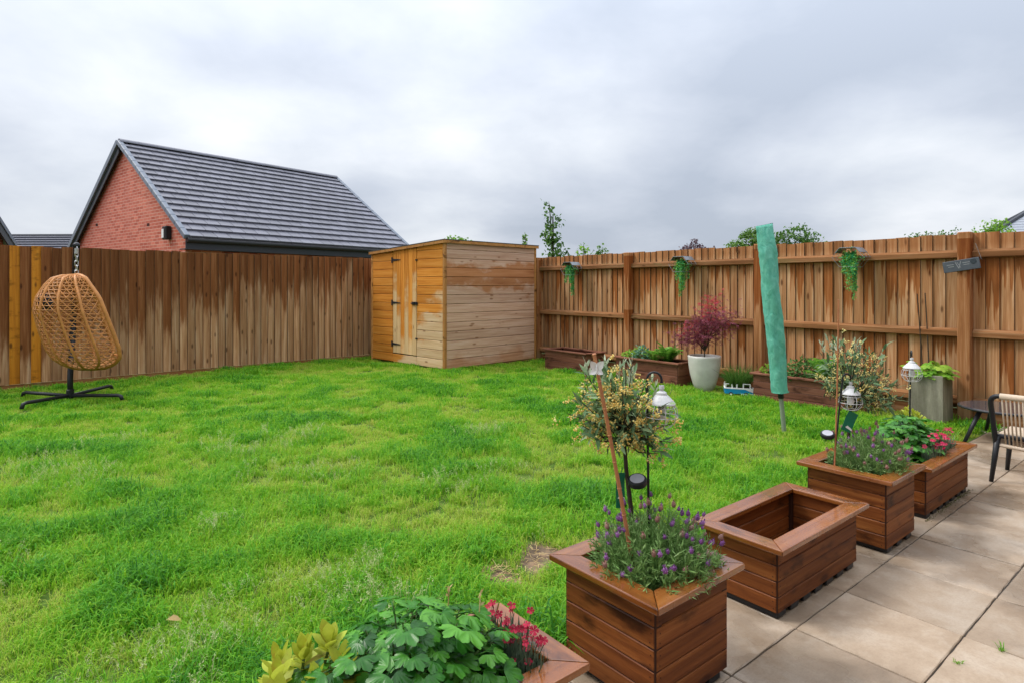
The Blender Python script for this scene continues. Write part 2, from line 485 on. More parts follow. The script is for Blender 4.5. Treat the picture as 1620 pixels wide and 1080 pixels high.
MT = {}
MT['fence_l'] = mat_fence_face()
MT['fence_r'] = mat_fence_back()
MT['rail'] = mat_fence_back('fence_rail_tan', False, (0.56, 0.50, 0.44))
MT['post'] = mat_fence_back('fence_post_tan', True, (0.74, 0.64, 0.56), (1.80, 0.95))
MT['board_edge'] = simple('shadow_board_edge', (0.075, 0.045, 0.028), 0.9)  # shadow lines between the boards, painted as a dark edge colour
MT['slab'] = mat_slab()
MT['tile'] = mat_tile()
MT['brick'] = mat_brick()
MT['buff'] = simple('buff_render_wall', (0.30, 0.27, 0.24), 0.9, 0, 0.15, 8)
MT['planter'] = mat_planter('planter_stained_board', [(0.075, 0.018, 0.005), (0.180, 0.054, 0.013), (0.31, 0.115, 0.031)])
MT['rim'] = mat_planter('planter_wet_rim', [(0.13, 0.034, 0.007), (0.235, 0.075, 0.016), (0.34, 0.13, 0.032)], True, 0.12)
MT['planter_old'] = mat_planter('planter_faded_board', [(0.10, 0.035, 0.020), (0.18, 0.070, 0.042), (0.265, 0.12, 0.076)])
PALE = [(0.36, 0.19, 0.115), (0.53, 0.33, 0.225), (0.64, 0.45, 0.345)]
ORNG = [(0.36, 0.105, 0.014), (0.55, 0.205, 0.030), (0.66, 0.30, 0.07)]
BROWN = [(0.27, 0.095, 0.035), (0.40, 0.165, 0.065), (0.48, 0.23, 0.11)]
MT['shed_door_side'] = mat_shed('shed_board_orange', 'x', [(0.46, 0.27, 0.13), (0.62, 0.42, 0.24), (0.70, 0.51, 0.33)], ORNG, 'door')
MT['shed_door'] = mat_shed('shed_door_board', 'z', [(0.50, 0.30, 0.13), (0.64, 0.43, 0.22), (0.70, 0.50, 0.29)], ORNG, 'door_leaf')
MT['shed_plain'] = mat_shed('shed_board_pale', 'x', PALE, BROWN, 'plain')
MT['shed_trim'] = mat_planter('shed_trim_orange', [(0.27, 0.11, 0.03), (0.42, 0.19, 0.055), (0.50, 0.26, 0.09)], axis='z')
MT['orange_board'] = mat_planter('fence_board_orange', [(0.34, 0.115, 0.012), (0.55, 0.20, 0.016), (0.64, 0.27, 0.03)], axis='z')
MT['felt'] = simple('roofing_felt', (0.06, 0.06, 0.06), 0.8)
MT['black'] = simple('black_metal', (0.018, 0.019, 0.022), 0.4, 0.0)
MT['blackpl'] = simple('black_plastic', (0.02, 0.02, 0.022), 0.35)
MT['fascia'] = simple('dark_fascia', (0.035, 0.038, 0.048), 0.4)
MT['chrome'] = simple('galvanised_steel', (0.55, 0.55, 0.56), 0.3, 0.9)
MT['grey_metal'] = simple('grey_metal', (0.22, 0.24, 0.26), 0.4, 0.6)
MT['white_metal'] = simple('white_painted_metal', (0.58, 0.58, 0.59), 0.4)
MT['white'] = simple('white_paint', (0.8, 0.8, 0.79), 0.45)
MT['soil'] = simple('potting_soil', (0.028, 0.02, 0.014), 0.95, 0, 0.6, 60, 0.1, 0.9)
MT['bed'] = simple('joint_sand', (0.06, 0.05, 0.04), 0.95, 0, 0.4, 40)
MT['gravel'] = simple('gravel', (0.40, 0.34, 0.27), 0.9, 0, 0.5, 40, 0.2, 0.8)
MT['cane'] = simple('bamboo_cane', (0.42, 0.17, 0.075), 0.5, 0, 0.25, 40)
MT['rattan'] = simple('rattan', (0.48, 0.20, 0.055), 0.45, 0, 0.4, 25)
MT['rope'] = simple('beige_rope', (0.56, 0.45, 0.34), 0.8, 0, 0.15, 120)
MT['cushion'] = simple('charcoal_cushion', (0.03, 0.033, 0.045), 0.9, 0, 0.3, 60)
MT['slate'] = simple('slate_sign', (0.075, 0.085, 0.10), 0.55, 0, 0.4, 20)
MT['chalk'] = simple('faded_white_print', (0.26, 0.27, 0.28), 0.8)
MT['bark'] = simple('dark_bark', (0.06, 0.045, 0.032), 0.85, 0, 0.4, 40, 0.2, 0.6)
MT['stem'] = simple('green_stem', (0.10, 0.16, 0.05), 0.6)
MT['blue'] = simple('blue_glaze', (0.012, 0.26, 0.50), 0.25, 0, 0.08, 20, 0.5, 0.0, 0.3)
MT['greencard'] = simple('green_label_card', (0.012, 0.16, 0.085), 0.4)
MT['dark_glass'] = simple('dark_window', (0.012, 0.014, 0.018), 0.08)
MT['aq'] = mat_leaf('columbine_leaf', [(0.014, 0.080, 0.010), (0.038, 0.18, 0.018), (0.12, 0.36, 0.04)], 0.30, 0.28, 24, 0.32)
MT['yellowleaf'] = mat_leaf('yellow_green_leaf', [(0.34, 0.15, 0.03), (0.36, 0.40, 0.035), (0.50, 0.56, 0.07)], 0.4, 0.35, 22)
MT['lav'] = mat_leaf('lavender_leaf', [(0.12, 0.24, 0.06), (0.23, 0.38, 0.12), (0.40, 0.52, 0.24)], 0.6, 0.25, 18)
MT['olive'] = mat_leaf('olive_leaf', [(0.04, 0.085, 0.035), (0.10, 0.18, 0.075), (0.32, 0.43, 0.22)], 0.4, 0.2, 9)
MT['cream'] = mat_leaf('cream_blossom', [(0.58, 0.28, 0.06), (0.80, 0.60, 0.17), (0.86, 0.80, 0.40)], 0.6, 0.3, 22)
MT['fern'] = mat_leaf('fern_frond', [(0.06, 0.19, 0.02), (0.13, 0.33, 0.035), (0.26, 0.46, 0.06)], 0.45, 0.4, 12)
MT['lime'] = mat_leaf('lime_leaf', [(0.10, 0.27, 0.025), (0.20, 0.42, 0.04), (0.36, 0.50, 0.07)], 0.45, 0.4, 12)
MT['darkleaf'] = mat_leaf('dark_green_leaf', [(0.025, 0.085, 0.018), (0.05, 0.145, 0.03), (0.10, 0.21, 0.05)], 0.4, 0.25, 12)
MT['blueleaf'] = mat_leaf('blue_green_leaf', [(0.04, 0.12, 0.08), (0.09, 0.21, 0.15), (0.15, 0.30, 0.20)], 0.4, 0.25, 12)
MT['acer'] = mat_leaf('maple_leaf_purple', [(0.075, 0.018, 0.028), (0.18, 0.040, 0.065), (0.30, 0.08, 0.115)], 0.5, 0.3, 9)
MT['acer_red'] = mat_leaf('maple_leaf_red', [(0.22, 0.025, 0.045), (0.42, 0.035, 0.06), (0.60, 0.06, 0.08)], 0.5, 0.35, 9)
MT['tree'] = mat_leaf('tree_leaf', [(0.05, 0.12, 0.025), (0.10, 0.20, 0.04), (0.18, 0.30, 0.07)], 0.5, 0.4, 2)
MT['tree_l'] = mat_leaf('tree_leaf_light', [(0.07, 0.17, 0.025), (0.16, 0.32, 0.04), (0.27, 0.44, 0.07)], 0.5, 0.45, 2)
MT['tree_p'] = mat_leaf('tree_leaf_purple', [(0.07, 0.045, 0.06), (0.12, 0.07, 0.09), (0.16, 0.11, 0.12)], 0.5, 0.3, 2)
MT['basket'] = mat_leaf('trailing_leaf', [(0.016, 0.22, 0.10), (0.05, 0.38, 0.15), (0.28, 0.55, 0.08)], 0.4, 0.3, 14)
MT['finegrass'] = mat_leaf('fine_grass', [(0.05, 0.14, 0.025), (0.10, 0.22, 0.035), (0.20, 0.30, 0.08)], 0.5, 0.35, 20)
MT['pink'] = mat_leaf('pink_petal', [(0.36, 0.006, 0.04), (0.56, 0.015, 0.085), (0.72, 0.07, 0.17)], 0.5, 0.25, 30)
MT['crimson'] = mat_leaf('crimson_petal', [(0.16, 0.003, 0.015), (0.31, 0.007, 0.032), (0.50, 0.03, 0.075)], 0.5, 0.25, 30)
MT['purple'] = mat_leaf('lavender_flower', [(0.13, 0.045, 0.15), (0.24, 0.09, 0.28), (0.40, 0.19, 0.44)], 0.6, 0.2, 60)
MT['faded'] = mat_leaf('faded_lavender_flower', [(0.24, 0.13, 0.10), (0.38, 0.20, 0.17), (0.46, 0.30, 0.28)], 0.7, 0.2, 60)
MT['straw'] = mat_leaf('dry_grass', [(0.30, 0.20, 0.08), (0.48, 0.34, 0.15), (0.60, 0.48, 0.25)], 0.7, 0.3, 12)
MT['grass'] = mat_grass()
MT['earth'] = mat_lawn_soil()

# ================================================================== SETTING
def plane(x0, x1, y0, y1, z):
    return MB().add([(x0, y0, z), (x1, y0, z), (x1, y1, z), (x0, y1, z)], [(0, 1, 2, 3)])

gm, gnt = newmat('field_ground')
gg = N(gnt, 'ShaderNodeNewGeometry')
gcol = ramp(gnt, noise(gnt, gg.outputs['Position'], 0.6, 5, 0.6), [(0.3, (0.05, 0.09, 0.02)), (0.7, (0.11, 0.16, 0.04))])
finish(gm, gnt, gcol, 0.9)
struct('ground', plane(-600, 600, -600, 600, -0.06), gm)

# fence lines (plan)
FL0, FL1 = Vector((-6.69, 7.85, 0)), Vector((-2.69, 11.5, 0))
FLd = (FL1 - FL0).normalized()
FLn = Vector((FLd.y, -FLd.x, 0))            # towards the lawn
FR0 = Vector((4.62, 6.1, 0)); FRd = Vector((-4.09, 5.15, 0)).normalized()
FRn = Vector((-FRd.y, FRd.x, 0))            # towards the lawn
def fr(along, off, z=0.0):
    p = FR0 + FRd * along + FRn * off
    return Vector((p.x, p.y, z))
EDGE_V = 1.60

# lawn sheet, gently uneven
lx = np.linspace(-11, 5.5, 67); ly = np.linspace(-2.5, 14, 67)
def lawn_z(x, y):
    return -0.022 + 0.014 * mnoise.noise(Vector((x * 0.9, y * 0.9, 3.1)))
def in_lawn(x, y, m=0.0):
    p = Vector((x, y, 0))
    if (p - FL0).dot(FLn) < 0.05 + m: return False
    if (p - FR0).dot(FRn) < 0.05 + m: return False
    if p.dot(V) < EDGE_V + m: return False
    return True
lv = []; lf = []
for j, yy in enumerate(ly):
    for i, xx in enumerate(lx):
        lv.append((xx, yy, lawn_z(xx, yy)))
nx = len(lx)
for j in range(len(ly) - 1):
    for i in range(nx - 1):
        cx, cy = (lx[i] + lx[i + 1]) / 2, (ly[j] + ly[j + 1]) / 2
        if in_lawn(cx, cy, -0.35):
            lf.append((j * nx + i, j * nx + i + 1, (j + 1) * nx + i + 1, (j + 1) * nx + i))
lawn = struct('lawn', MB().add(lv, lf), MT['earth'])

# patio: dark jointing bed with single slabs
SU, SV = 0.455, 0.43
def uvquad(u0, u1, v0, v1, z):
    return MB().add([uv(u0, v0, z), uv(u1, v0, z), uv(u1, v1, z), uv(u0, v1, z)], [(0, 1, 2, 3)])
pu0, pu1 = 1.888 - SU * 9, 1.888 + SU * 11
pv0, pv1 = 1.14 - SV * 7, 1.14 + SV
patio = struct('patio', uvquad(pu0 - 0.01, pu1 + 0.01, pv0 - 0.01, pv1 + 0.01, -0.007), MT['bed'])
slab_me_ = bbox(-SU / 2 + 0.0028, SU / 2 - 0.0028, -SV / 2 + 0.0028, SV / 2 - 0.0028, -0.03, 0.0, 0.003)
slab_mes = []
for q in range(6):          # edges a little chipped and uneven
    me = slab_me_.copy()
    bm = bmesh.new(); bm.from_mesh(me)
    bmesh.ops.subdivide_edges(bm, edges=[e for e in bm.edges if e.calc_length() > 0.3], cuts=9, use_grid_fill=False)
    for v in bm.verts:
        a = 0.0013
        v.co.x += random.uniform(-a, a); v.co.y += random.uniform(-a, a)
    bm.to_mesh(me); bm.free(); slab_mes.append(me)
for i in range(20):
    for j in range(8):
        c = uv(pu0 + SU * (i + 0.5), pv0 + SV * (j + 0.5), random.uniform(-0.0015, 0.0015))
        part('slab', slab_mes[random.randrange(6)], MT['slab'], patio, c, (random.uniform(-.002, .002), random.uniform(-.002, .002), PA + random.choice([0, math.pi])))
# gravel strip between the patio end and the fence
gb_ = MB()
for k in range(900):
    u = random.uniform(pu1 + 0.01, pu1 + 0.55); v = random.uniform(0.1, 1.72)
    p = uv(u, v, -0.02)
    if (p - FR0).dot(FRn) < 0.02: continue
    r = random.uniform(0.008, 0.02)
    a = random.random() * 6.28
    vs_ = []
    for (x, y, z) in ((1, 0, 0), (0, 1, 0), (-1, 0, 0), (0, -1, 0), (0, 0, .7), (0, 0, -.7)):
        q = Vector((x * r * random.uniform(.7, 1.2), y * r * random.uniform(.7, 1.2), z * r)); q.rotate(Quaternion((0, 0, 1), a))
        vs_.append(p + q)
    gb_.add(vs_, [(0, 1, 4), (1, 2, 4), (2, 3, 4), (3, 0, 4), (1, 0, 5), (2, 1, 5), (3, 2, 5), (0, 3, 5)])
go = part('gravel', gb_, MT['gravel']); go['kind'] = 'stuff'
tag(go, 'pale gravel between the patio end and the fence', 'gravel')

# the home's own rear wall, behind the camera
hw = struct('house_wall', MB().box(-6.5, 7.5, -2.25, -1.95, -0.05, 5.2), MT['buff'])
hw.rotation_euler = (0, 0, PA)
pd = part('patio_door', bbox(-1.2, 1.2, -1.95, -1.90, 0.05, 2.15, 0.01), MT['fascia'], hw)
for (a, b) in ((-1.1, -0.04), (0.04, 1.1)):
    part('pane', bbox(a, b, -1.899, -1.893, 0.15, 2.05, 0), MT['dark_glass'], pd)

# ================================================================== FENCES
def feather_board(w, h, t0, t1, mat_):
    """feather-edge board: x across, y out of the face, z up; thin edge at x=0"""
    me = MB().add([(0, 0, 0), (w, 0, 0), (w, -t1, 0), (0, -t0, 0), (0, 0, h), (w, 0, h), (w, -t1, h), (0, -t0, h)],
                  [(0, 1, 2, 3)[::-1], (4, 5, 6, 7), (0, 4, 5, 1)[::-1], (1, 5, 6, 2)[::-1], (2, 6, 7, 3)[::-1], (3, 7, 4, 0)[::-1]]).mesh('board')
    bm = bmesh.new(); bm.from_mesh(me); bmesh.ops.recalc_face_normals(bm, faces=bm.faces); bm.to_mesh(me); bm.free()
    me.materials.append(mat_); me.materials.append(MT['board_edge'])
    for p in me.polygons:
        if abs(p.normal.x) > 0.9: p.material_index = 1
    return me

# left fence: faces the lawn with its boards
FH = 1.87
left_fence = thing('closeboard_fence', 'dark weathered vertical board fence behind the hanging egg chair', 'fence', FL0 - FLd * 2.6, math.atan2(FLd.y, FLd.x))
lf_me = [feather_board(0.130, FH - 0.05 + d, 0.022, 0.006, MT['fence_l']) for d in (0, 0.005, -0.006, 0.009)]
pitch = 0.112
total = 2.6 + (FL1 - FL0).length + 1.9
nb = int(total / pitch)
for i in range(nb):
    m = MT['fence_l']
    o = part('board', lf_me[random.randrange(4)], m, left_fence, (i * pitch, random.uniform(-.003, .003), 0.05), (random.uniform(-.003, .003), random.uniform(-.003, .003), 0.05 + random.uniform(-.02, .03)))
    d_along = i * pitch - 2.6
    if abs(d_along - 0.045) < 0.056 or abs(d_along - 0.27) < 0.056 or abs(d_along + 0.29) < 0.056:
        o.material_slots[0].link = 'OBJECT'; o.material_slots[0].material = MT['orange_board']
for zz_ in (0.25, 0.95, 1.62):
    part('rail', bbox(0, total, 0.004, 0.045, zz_, zz_ + 0.075, 0.004), MT['rail'], left_fence)
k = 0.4
while k < total:
    part('post', bbox(-0.05, 0.05, 0.047, 0.147, -0.06, FH, 0.006), MT['post'], left_fence, (k, 0, 0)); k += 2.2
part('gravel_board', bbox(0, total, -0.008, 0.014, -0.06, 0.045, 0.003), MT['rail'], left_fence)

# right fence: we look at its posts and rails
RB = 2.2
right_fence = thing('closeboard_fence', 'tan board fence with posts and rails facing the lawn, hanging baskets along it', 'fence', FR0 - FRd * 2.4, math.atan2(FRd.y, FRd.x))
# local x runs away from the camera, local +y towards the lawn
RL = 2.4 + 3 * RB + 2.6
pitch = 0.1125
rf_me = []
for d in (0, 0.004, -0.005, 0.008):
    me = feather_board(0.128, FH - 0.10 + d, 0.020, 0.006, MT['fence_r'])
    rf_me.append(me)
nb = int(RL / pitch)
for i in range(nb):
    part('board', rf_me[random.randrange(4)], MT['fence_r'], right_fence, (i * pitch, -0.003 + random.uniform(-.0015, .0015), 0.10), (random.uniform(-.001, .001), random.uniform(-.0035, .0035), -0.13 + random.uniform(-.015, .015)))
xs = [2.4 + RB * q for q in (-1, 0, 1, 2, 3)]
for q, x in enumerate(xs):
    part('post', bbox(-0.055, 0.055, -0.012, 0.105, -0.06, FH + (0.015 if q < 3 else 0.0), 0.006), MT['post'], right_fence, (x, 0, 0))
for q in range(4):
    x0, x1 = xs[q] + 0.056, xs[q + 1] - 0.056
    for zz_ in (0.135, 0.82, 1.62):
        L = x1 - x0
        me = MB().add([(-L / 2, 0, 0), (L / 2, 0, 0), (L / 2, 0.052, 0.01), (-L / 2, 0.052, 0.01), (-L / 2, 0, 0.092), (L / 2, 0, 0.092), (L / 2, 0.05, 0.066), (-L / 2, 0.05, 0.066)],
                      [(3, 2, 1, 0), (4, 5, 6, 7), (0, 1, 5, 4), (1, 2, 6, 5), (2, 3, 7, 6), (3, 0, 4, 7)]).mesh('rail')
        bevel_mesh(me, 0.004)
        part('rail', me, MT['rail'], right_fence, ((x0 + x1) / 2, 0.001, zz_))
    part('gravel_board', bbox(-(x1 - x0) / 2, (x1 - x0) / 2, -0.02, 0.012, -0.06, 0.095, 0.003), MT['rail'], right_fence, ((x0 + x1) / 2, 0, 0))

# ================================================================== SHED
SF = Vector((-1.076, 9.60, 0))
sa = Vector((-0.7071, 0.7071, 0)); sb = Vector((0.7071, 0.7071, 0))
shed = thing('garden_shed', 'small timber garden shed with orange door side and sloping felt roof', 'shed', SF, math.atan2(sb.y, sb.x))
# local: +x along the plain wall (to the right), +y along the door wall (to the left, away)
SL = 2.12
def shed_h(y): return 2.085 - 0.05 * y
nbd = 14; bp = 2.06 / nbd
# plain wall, facing -y
for i in range(nbd):
    z0 = 0.02 + i * bp
    part('wall_board', bbox(-SL / 2 + 0.03, SL / 2 - 0.03, -0.016, 0.0, 0.0025, bp - 0.0025, 0.006), MT['shed_plain'], shed, (SL / 2, 0.0, z0), (R(-0.35), 0, 0))
# door wall, facing -x : panels at y 0..0.72 and 1.45..SL
D0, D1 = 0.73, 1.445
for (a, b) in ((0.03, D0), (D1, SL - 0.03)):
    for i in range(nbd):
        z0 = 0.02 + i * bp
        top = min(bp - 0.0015, shed_h(b) - z0 - 0.02)
        if top < 0.02: continue
        part('wall_board', bbox(-(b - a) / 2, (b - a) / 2, 0.0, 0.016, 0.0025, round(top - .001, 3), 0.006), MT['shed_door_side'], shed, (0.0, (a + b) / 2, z0), (0, 0, R(90)))
part('door_sill', bbox(-(D1 - D0) / 2 + .002, (D1 - D0) / 2 - .002, 0, 0.016, 0.002, 0.14, 0.003), MT['shed_door_side'], shed, (0, (D0 + D1) / 2, 0.02), (0, 0, R(90)))
door = part('door', bbox(0.0, 0.012, D0 + 0.01, D1 - 0.01, 0.175, 1.985, 0.002), MT['shed_door'], shed)
dw = (D1 - D0 - 0.02) / 6
for i in range(6):
    part('door_board', bbox(-dw / 2 + 0.0015, dw / 2 - 0.0015, -0.012, 0.010, 0, 1.80, 0.003), MT['shed_door'], door, (-0.006, D0 + 0.01 + dw * (i + 0.5), 0.178), (0, 0, R(90)))
for z in (0.33, 1.05, 1.80):
    hb = MB().box(-0.026, -0.019, D1 - 0.004, D1 + 0.03, z - 0.05, z + 0.05)
    hb.add([(-0.024, D1 - 0.004, z - 0.022), (-0.024, D1 - 0.004, z + 0.022), (-0.024, D1 - 0.24, z + 0.006), (-0.024, D1 - 0.24, z - 0.006),
            (-0.018, D1 - 0.004, z - 0.022), (-0.018, D1 - 0.004, z + 0.022), (-0.018, D1 - 0.24, z + 0.006), (-0.018, D1 - 0.24, z - 0.006)],
           [(0, 1, 2, 3), (7, 6, 5, 4), (0, 4, 5, 1), (1, 5, 6, 2), (2, 6, 7, 3), (3, 7, 4, 0)])
    part('hinge', hb, MT['black'], door)
lb = MB().box(-0.030, -0.018, D0 - 0.03, D0 + 0.13, 1.025, 1.075)
lb.tube([(-0.034, D0 + 0.0, 1.05), (-0.034, D0 + 0.15, 1.05)], 0.008, 6)
lb.box(-0.055, -0.030, D0 + 0.03, D0 + 0.07, 1.035, 1.065)
part('latch', lb, MT['black'], door)
for z in (1.78, 0.46):
    part('turn_button', MB().box(-0.026, -0.017, D0 - 0.025, D0 + 0.03, z - 0.012, z + 0.012), MT['black'], shed)
for (x, y, dx, dy) in ((-0.022, -0.022, 0.05, 0.05), (SL - 0.03, -0.022, 0.05, 0.05), (-0.022, SL - 0.03, 0.05, 0.05), (SL - .03, SL - .03, .05, .05)):
    part('corner_trim', bbox(x, x + dx, y, y + dy, 0.0, shed_h(max(y, 0)) - 0.012, 0.004), MT['shed_trim'], shed)
part('wall', bbox(SL - 0.02, SL, 0.02, SL - 0.03, 0, 1.96, 0), MT['shed_plain'], shed)
part('wall', bbox(0.0, SL - 0.03, SL - 0.02, SL, 0, 1.96, 0), MT['shed_plain'], shed)
part('lining', bbox(0.02, SL - 0.025, 0.006, 0.016, 0.0, 1.99, 0), MT['shed_plain'], shed)
rb_ = MB()
o_ = 0.055
def roofslab(mb, x0, x1, y0, y1, zo, t):
    mb.add([(x0, y0, shed_h(y0) + zo), (x1, y0, shed_h(y0) + zo), (x1, y1, shed_h(y1) + zo), (x0, y1, shed_h(y1) + zo),
            (x0, y0, shed_h(y0) + zo + t), (x1, y0, shed_h(y0) + zo + t), (x1, y1, shed_h(y1) + zo + t), (x0, y1, shed_h(y1) + zo + t)],
           [(3, 2, 1, 0), (4, 5, 6, 7), (0, 1, 5, 4), (1, 2, 6, 5), (2, 3, 7, 6), (3, 0, 4, 7)])
roofslab(rb_, -o_, SL + o_, -o_, SL + o_, -0.008, 0.012)
roof = part('roof', rb_, MT['felt'], shed)
fb = MB(); 
roofslab(fb, -o_ + .004, SL + o_ - .004, -o_ + 0.003, -o_ + 0.02, -0.056, 0.046)
part('fascia_board', fb, MT['shed_trim'], roof)
fb = MB(); roofslab(fb, -o_ + .003, -o_ + 0.02, -o_ + 0.022, SL + o_ - .004, -0.056, 0.046)
part('fascia_board', fb, MT['shed_trim'], roof)

# ================================================================== HOUSES BEHIND
HRd = Vector((0.614, 0.789, 0)).normalized()    # ridge direction
def house_main():
    # local x along the ridge (away), local y to the left along the gable
    A = Vector((-7.05, 13.0, 0))
    h = thing('brick_house', 'red brick bungalow with grey tiled gable roof behind the left fence', 'house', A, math.atan2(HRd.y, HRd.x))
    W, L, ez, rz_ = 7.6, 6.56, 2.44, 5.06
    ins = 0.32
    # walls
    wb = MB()
    pitch_ = (rz_ - ez) / (W / 2)
    y0, y1 = ins, W - ins
    def zt(y): return ez + pitch_ * min(y, W - y) - 0.10
    g0, g1 = 0.12, L - 0.12
    v_ = []
    for x in (g0, g1):
        v_ += [(x, y0, 0), (x, y1, 0), (x, y1, zt(y1)), (x, W / 2, zt(W / 2)), (x, y0, zt(y0))]
    wb.add(v_, [(0, 4, 3, 2, 1), (5, 6, 7, 8, 9), (0, 5, 9, 4), (1, 2, 7, 6)])
    part('wall', wb, MT['brick'], h)
    # roof deck (both slopes) + tiles on the visible slope
    dk = MB()
    th = 0.05
    for s in (0, 1):
        ya, yb = (0, W / 2) if s == 0 else (W, W / 2)
        dk.add([(0, ya, ez - th), (L, ya, ez - th), (L, yb, rz_ - th), (0, yb, rz_ - th), (0, ya, ez - th - .06), (L, ya, ez - th - .06), (L, yb, rz_ - th - .06), (0, yb, rz_ - th - .06)],
               [(0, 1, 2, 3), (7, 6, 5, 4), (0, 4, 5, 1), (1, 5, 6, 2), (2, 6, 7, 3), (3, 7, 4, 0)])
    roof = part('roof', dk, MT['fascia'], h)
    slope = math.atan2(rz_ - ez, W / 2); sl = math.hypot(W / 2, rz_ - ez)
    nc, ncol = 16, 21
    g = sl / nc; tw = (L - 0.1) / ncol
    def tile_me(tw):
     return MB().add([(0.002, -0.02, 0.012), (tw - 0.010, -0.02, 0.012), (tw - 0.010, g + 0.05, -0.02), (0.002, g + 0.05, -0.02),
                   (0.002, -0.02, 0.058), (tw - 0.010, -0.02, 0.058), (tw - 0.010, g + 0.05, 0.002), (0.002, g + 0.05, 0.002)],
                  [(3, 2, 1, 0), (4, 5, 6, 7), (0, 1, 5, 4), (1, 2, 6, 5), (2, 3, 7, 6), (3, 0, 4, 7)]).mesh('tile')
    me = tile_me(tw); meh = tile_me(tw / 2)
    rest = MB(); cnt = 0
    for c in range(ncol):
        for i in range(nc):
            off = (tw / 2 if i % 2 else 0.0)
            x = 0.05 + c * tw + off
            mm = me
            if off and c == ncol - 1: mm = meh
            y = math.cos(slope) * g * i; z = ez - th + 0.012 + math.sin(slope) * g * i
            if cnt < 298:
                part('tile', mm, MT['tile'], roof, (x, y, z), (slope, 0, random.uniform(-.004, .004))); cnt += 1
                if off and c == 0: part('tile', meh, MT['tile'], roof, (0.05, y, z), (slope, 0, 0))
            else:
                M = Matrix.Translation((x, y, z)) @ Matrix.Rotation(slope, 4, 'X')
                rest.add([M @ q.co for q in mm.vertices], [tuple(p.vertices) for p in mm.polygons])
    o = part('far_tiles', rest, MT['tile'], roof); o['kind'] = 'stuff'
    # other slope: stepped courses
    cs = MB()
    for i in range(nc):
        y = W - math.cos(slope) * g * i; z = ez - th + 0.012 + math.sin(slope) * g * i
        M = Matrix.Translation((0.05, y, z)) @ Matrix.Rotation(math.pi, 4, 'Z') @ Matrix.Translation((-(L - .1), 0, 0)) @ Matrix.Rotation(slope, 4, 'X')
        cs.box(0, L - 0.1, -0.02, g + 0.03, -0.005, 0.03, M)
    part('rear_courses', cs, MT['tile'], roof)
    # verge caps, bargeboards, ridge
    vm = simple('verge_cap_grey', (0.15, 0.175, 0.22), 0.4)
    vc = MB().box(-0.05, 0.065, -0.01, g - 0.012, -0.055, 0.058).mesh('verge_cap'); bevel_mesh(vc, 0.010)
    vc2 = MB().box(-0.05, 0.065, -g + 0.006, 0.01, -0.075, 0.058).mesh('verge_cap'); bevel_mesh(vc2, 0.006)
    for i in range(nc):
        for xe in (0.0, L):
            part('verge_cap', vc, vm, roof, (xe, math.cos(slope) * g * i, ez - th + 0.02 + math.sin(slope) * g * i), (slope, 0, 0))
        part('verge_cap', vc2, vm, roof, (0, W - math.cos(slope) * g * i, ez - th + 0.02 + math.sin(slope) * g * i), (-slope, 0, 0))
    for s in (0, 1):
        ya = 0 if s == 0 else W
        if s == 0: continue
        bb = MB()
        for (xx0, xx1) in ((0.0, 0.03),):
            bb.add([(xx0, ya, ez - .30), (xx0, W / 2, rz_ - .32), (xx0, W / 2, rz_ - .10), (xx0, ya, ez - .08), (xx1, ya, ez - .30), (xx1, W / 2, rz_ - .32), (xx1, W / 2, rz_ - .10), (xx1, ya, ez - .08)],
                   [(0, 1, 2, 3), (7, 6, 5, 4), (0, 4, 5, 1), (1, 5, 6, 2), (2, 6, 7, 3), (3, 7, 4, 0)])
        # slim soffit on the near slope, deep on the far one
        part('bargeboard', bb, MT['fascia'], roof)
    nr = 15
    rme = MB()
    ll = L / nr
    prof = [(math.cos(a) * 0.13, math.sin(a) * 0.10) for a in np.linspace(0.1, math.pi - 0.1, 9)]
    vv = [(0.003, p, q) for p, q in prof] + [(ll - 0.003, p, q) for p, q in prof]
    rme.add(vv, [(i, i + 1, 9 + i + 1, 9 + i) for i in range(8)] + [tuple(range(9)), tuple(range(17, 8, -1))])
    rme = rme.mesh('ridge_tile')
    for i in range(nr):
        part('ridge_tile', rme, MT['tile'], roof, (i * ll, W / 2, rz_ - 0.05))
    # fascia + gutter on the garden side
    part('fascia', bbox(0.0, L, 0.02, 0.05, ez - 0.30, ez - 0.07, 0.004), MT['fascia'], roof)
    part('soffit', bbox(0.0, L, 0.05, ins, ez - 0.30, ez - 0.28, 0), MT['fascia'], roof)
    gt = MB().tube([(0, -0.035, ez - 0.10), (L, -0.035, ez - 0.10)], 0.055, 10)
    part('gutter', gt, MT['blackpl'], roof)
    for (xa, xb) in ((0.95, 2.1), (3.2, 4.1), (5.0, 5.8)):
        w = part('window', bbox(xa, xb, ins - 0.03, ins + 0.02, 1.05, 2.11, 0.004), MT['fascia'], h)
        part('pane', bbox(xa + .06, xb - .06, ins - 0.036, ins - 0.031, 1.11, 2.05, 0), MT['dark_glass'], w)
    # security light and two vent holes on the gable
    fl = part('floodlight', bbox(g0 - 0.14, g0 - 0.005, 0.99, 1.19, 2.40, 2.71, 0.02), MT['blackpl'], h)
    part('lens', bbox(g0 - 0.150, g0 - 0.142, 1.08, 1.18, 2.44, 2.64, 0), MT['white'], fl)
    for (yy, zz_) in ((2.22, 2.79), (5.62, 3.0)):
        part('air_brick', bbox(g0 - 0.006, g0 - 0.002, yy, yy + 0.14, zz_, zz_ + 0.065, 0), simple('vent_dark_red', (0.05, 0.012, 0.01), 0.8), h)
house_main()

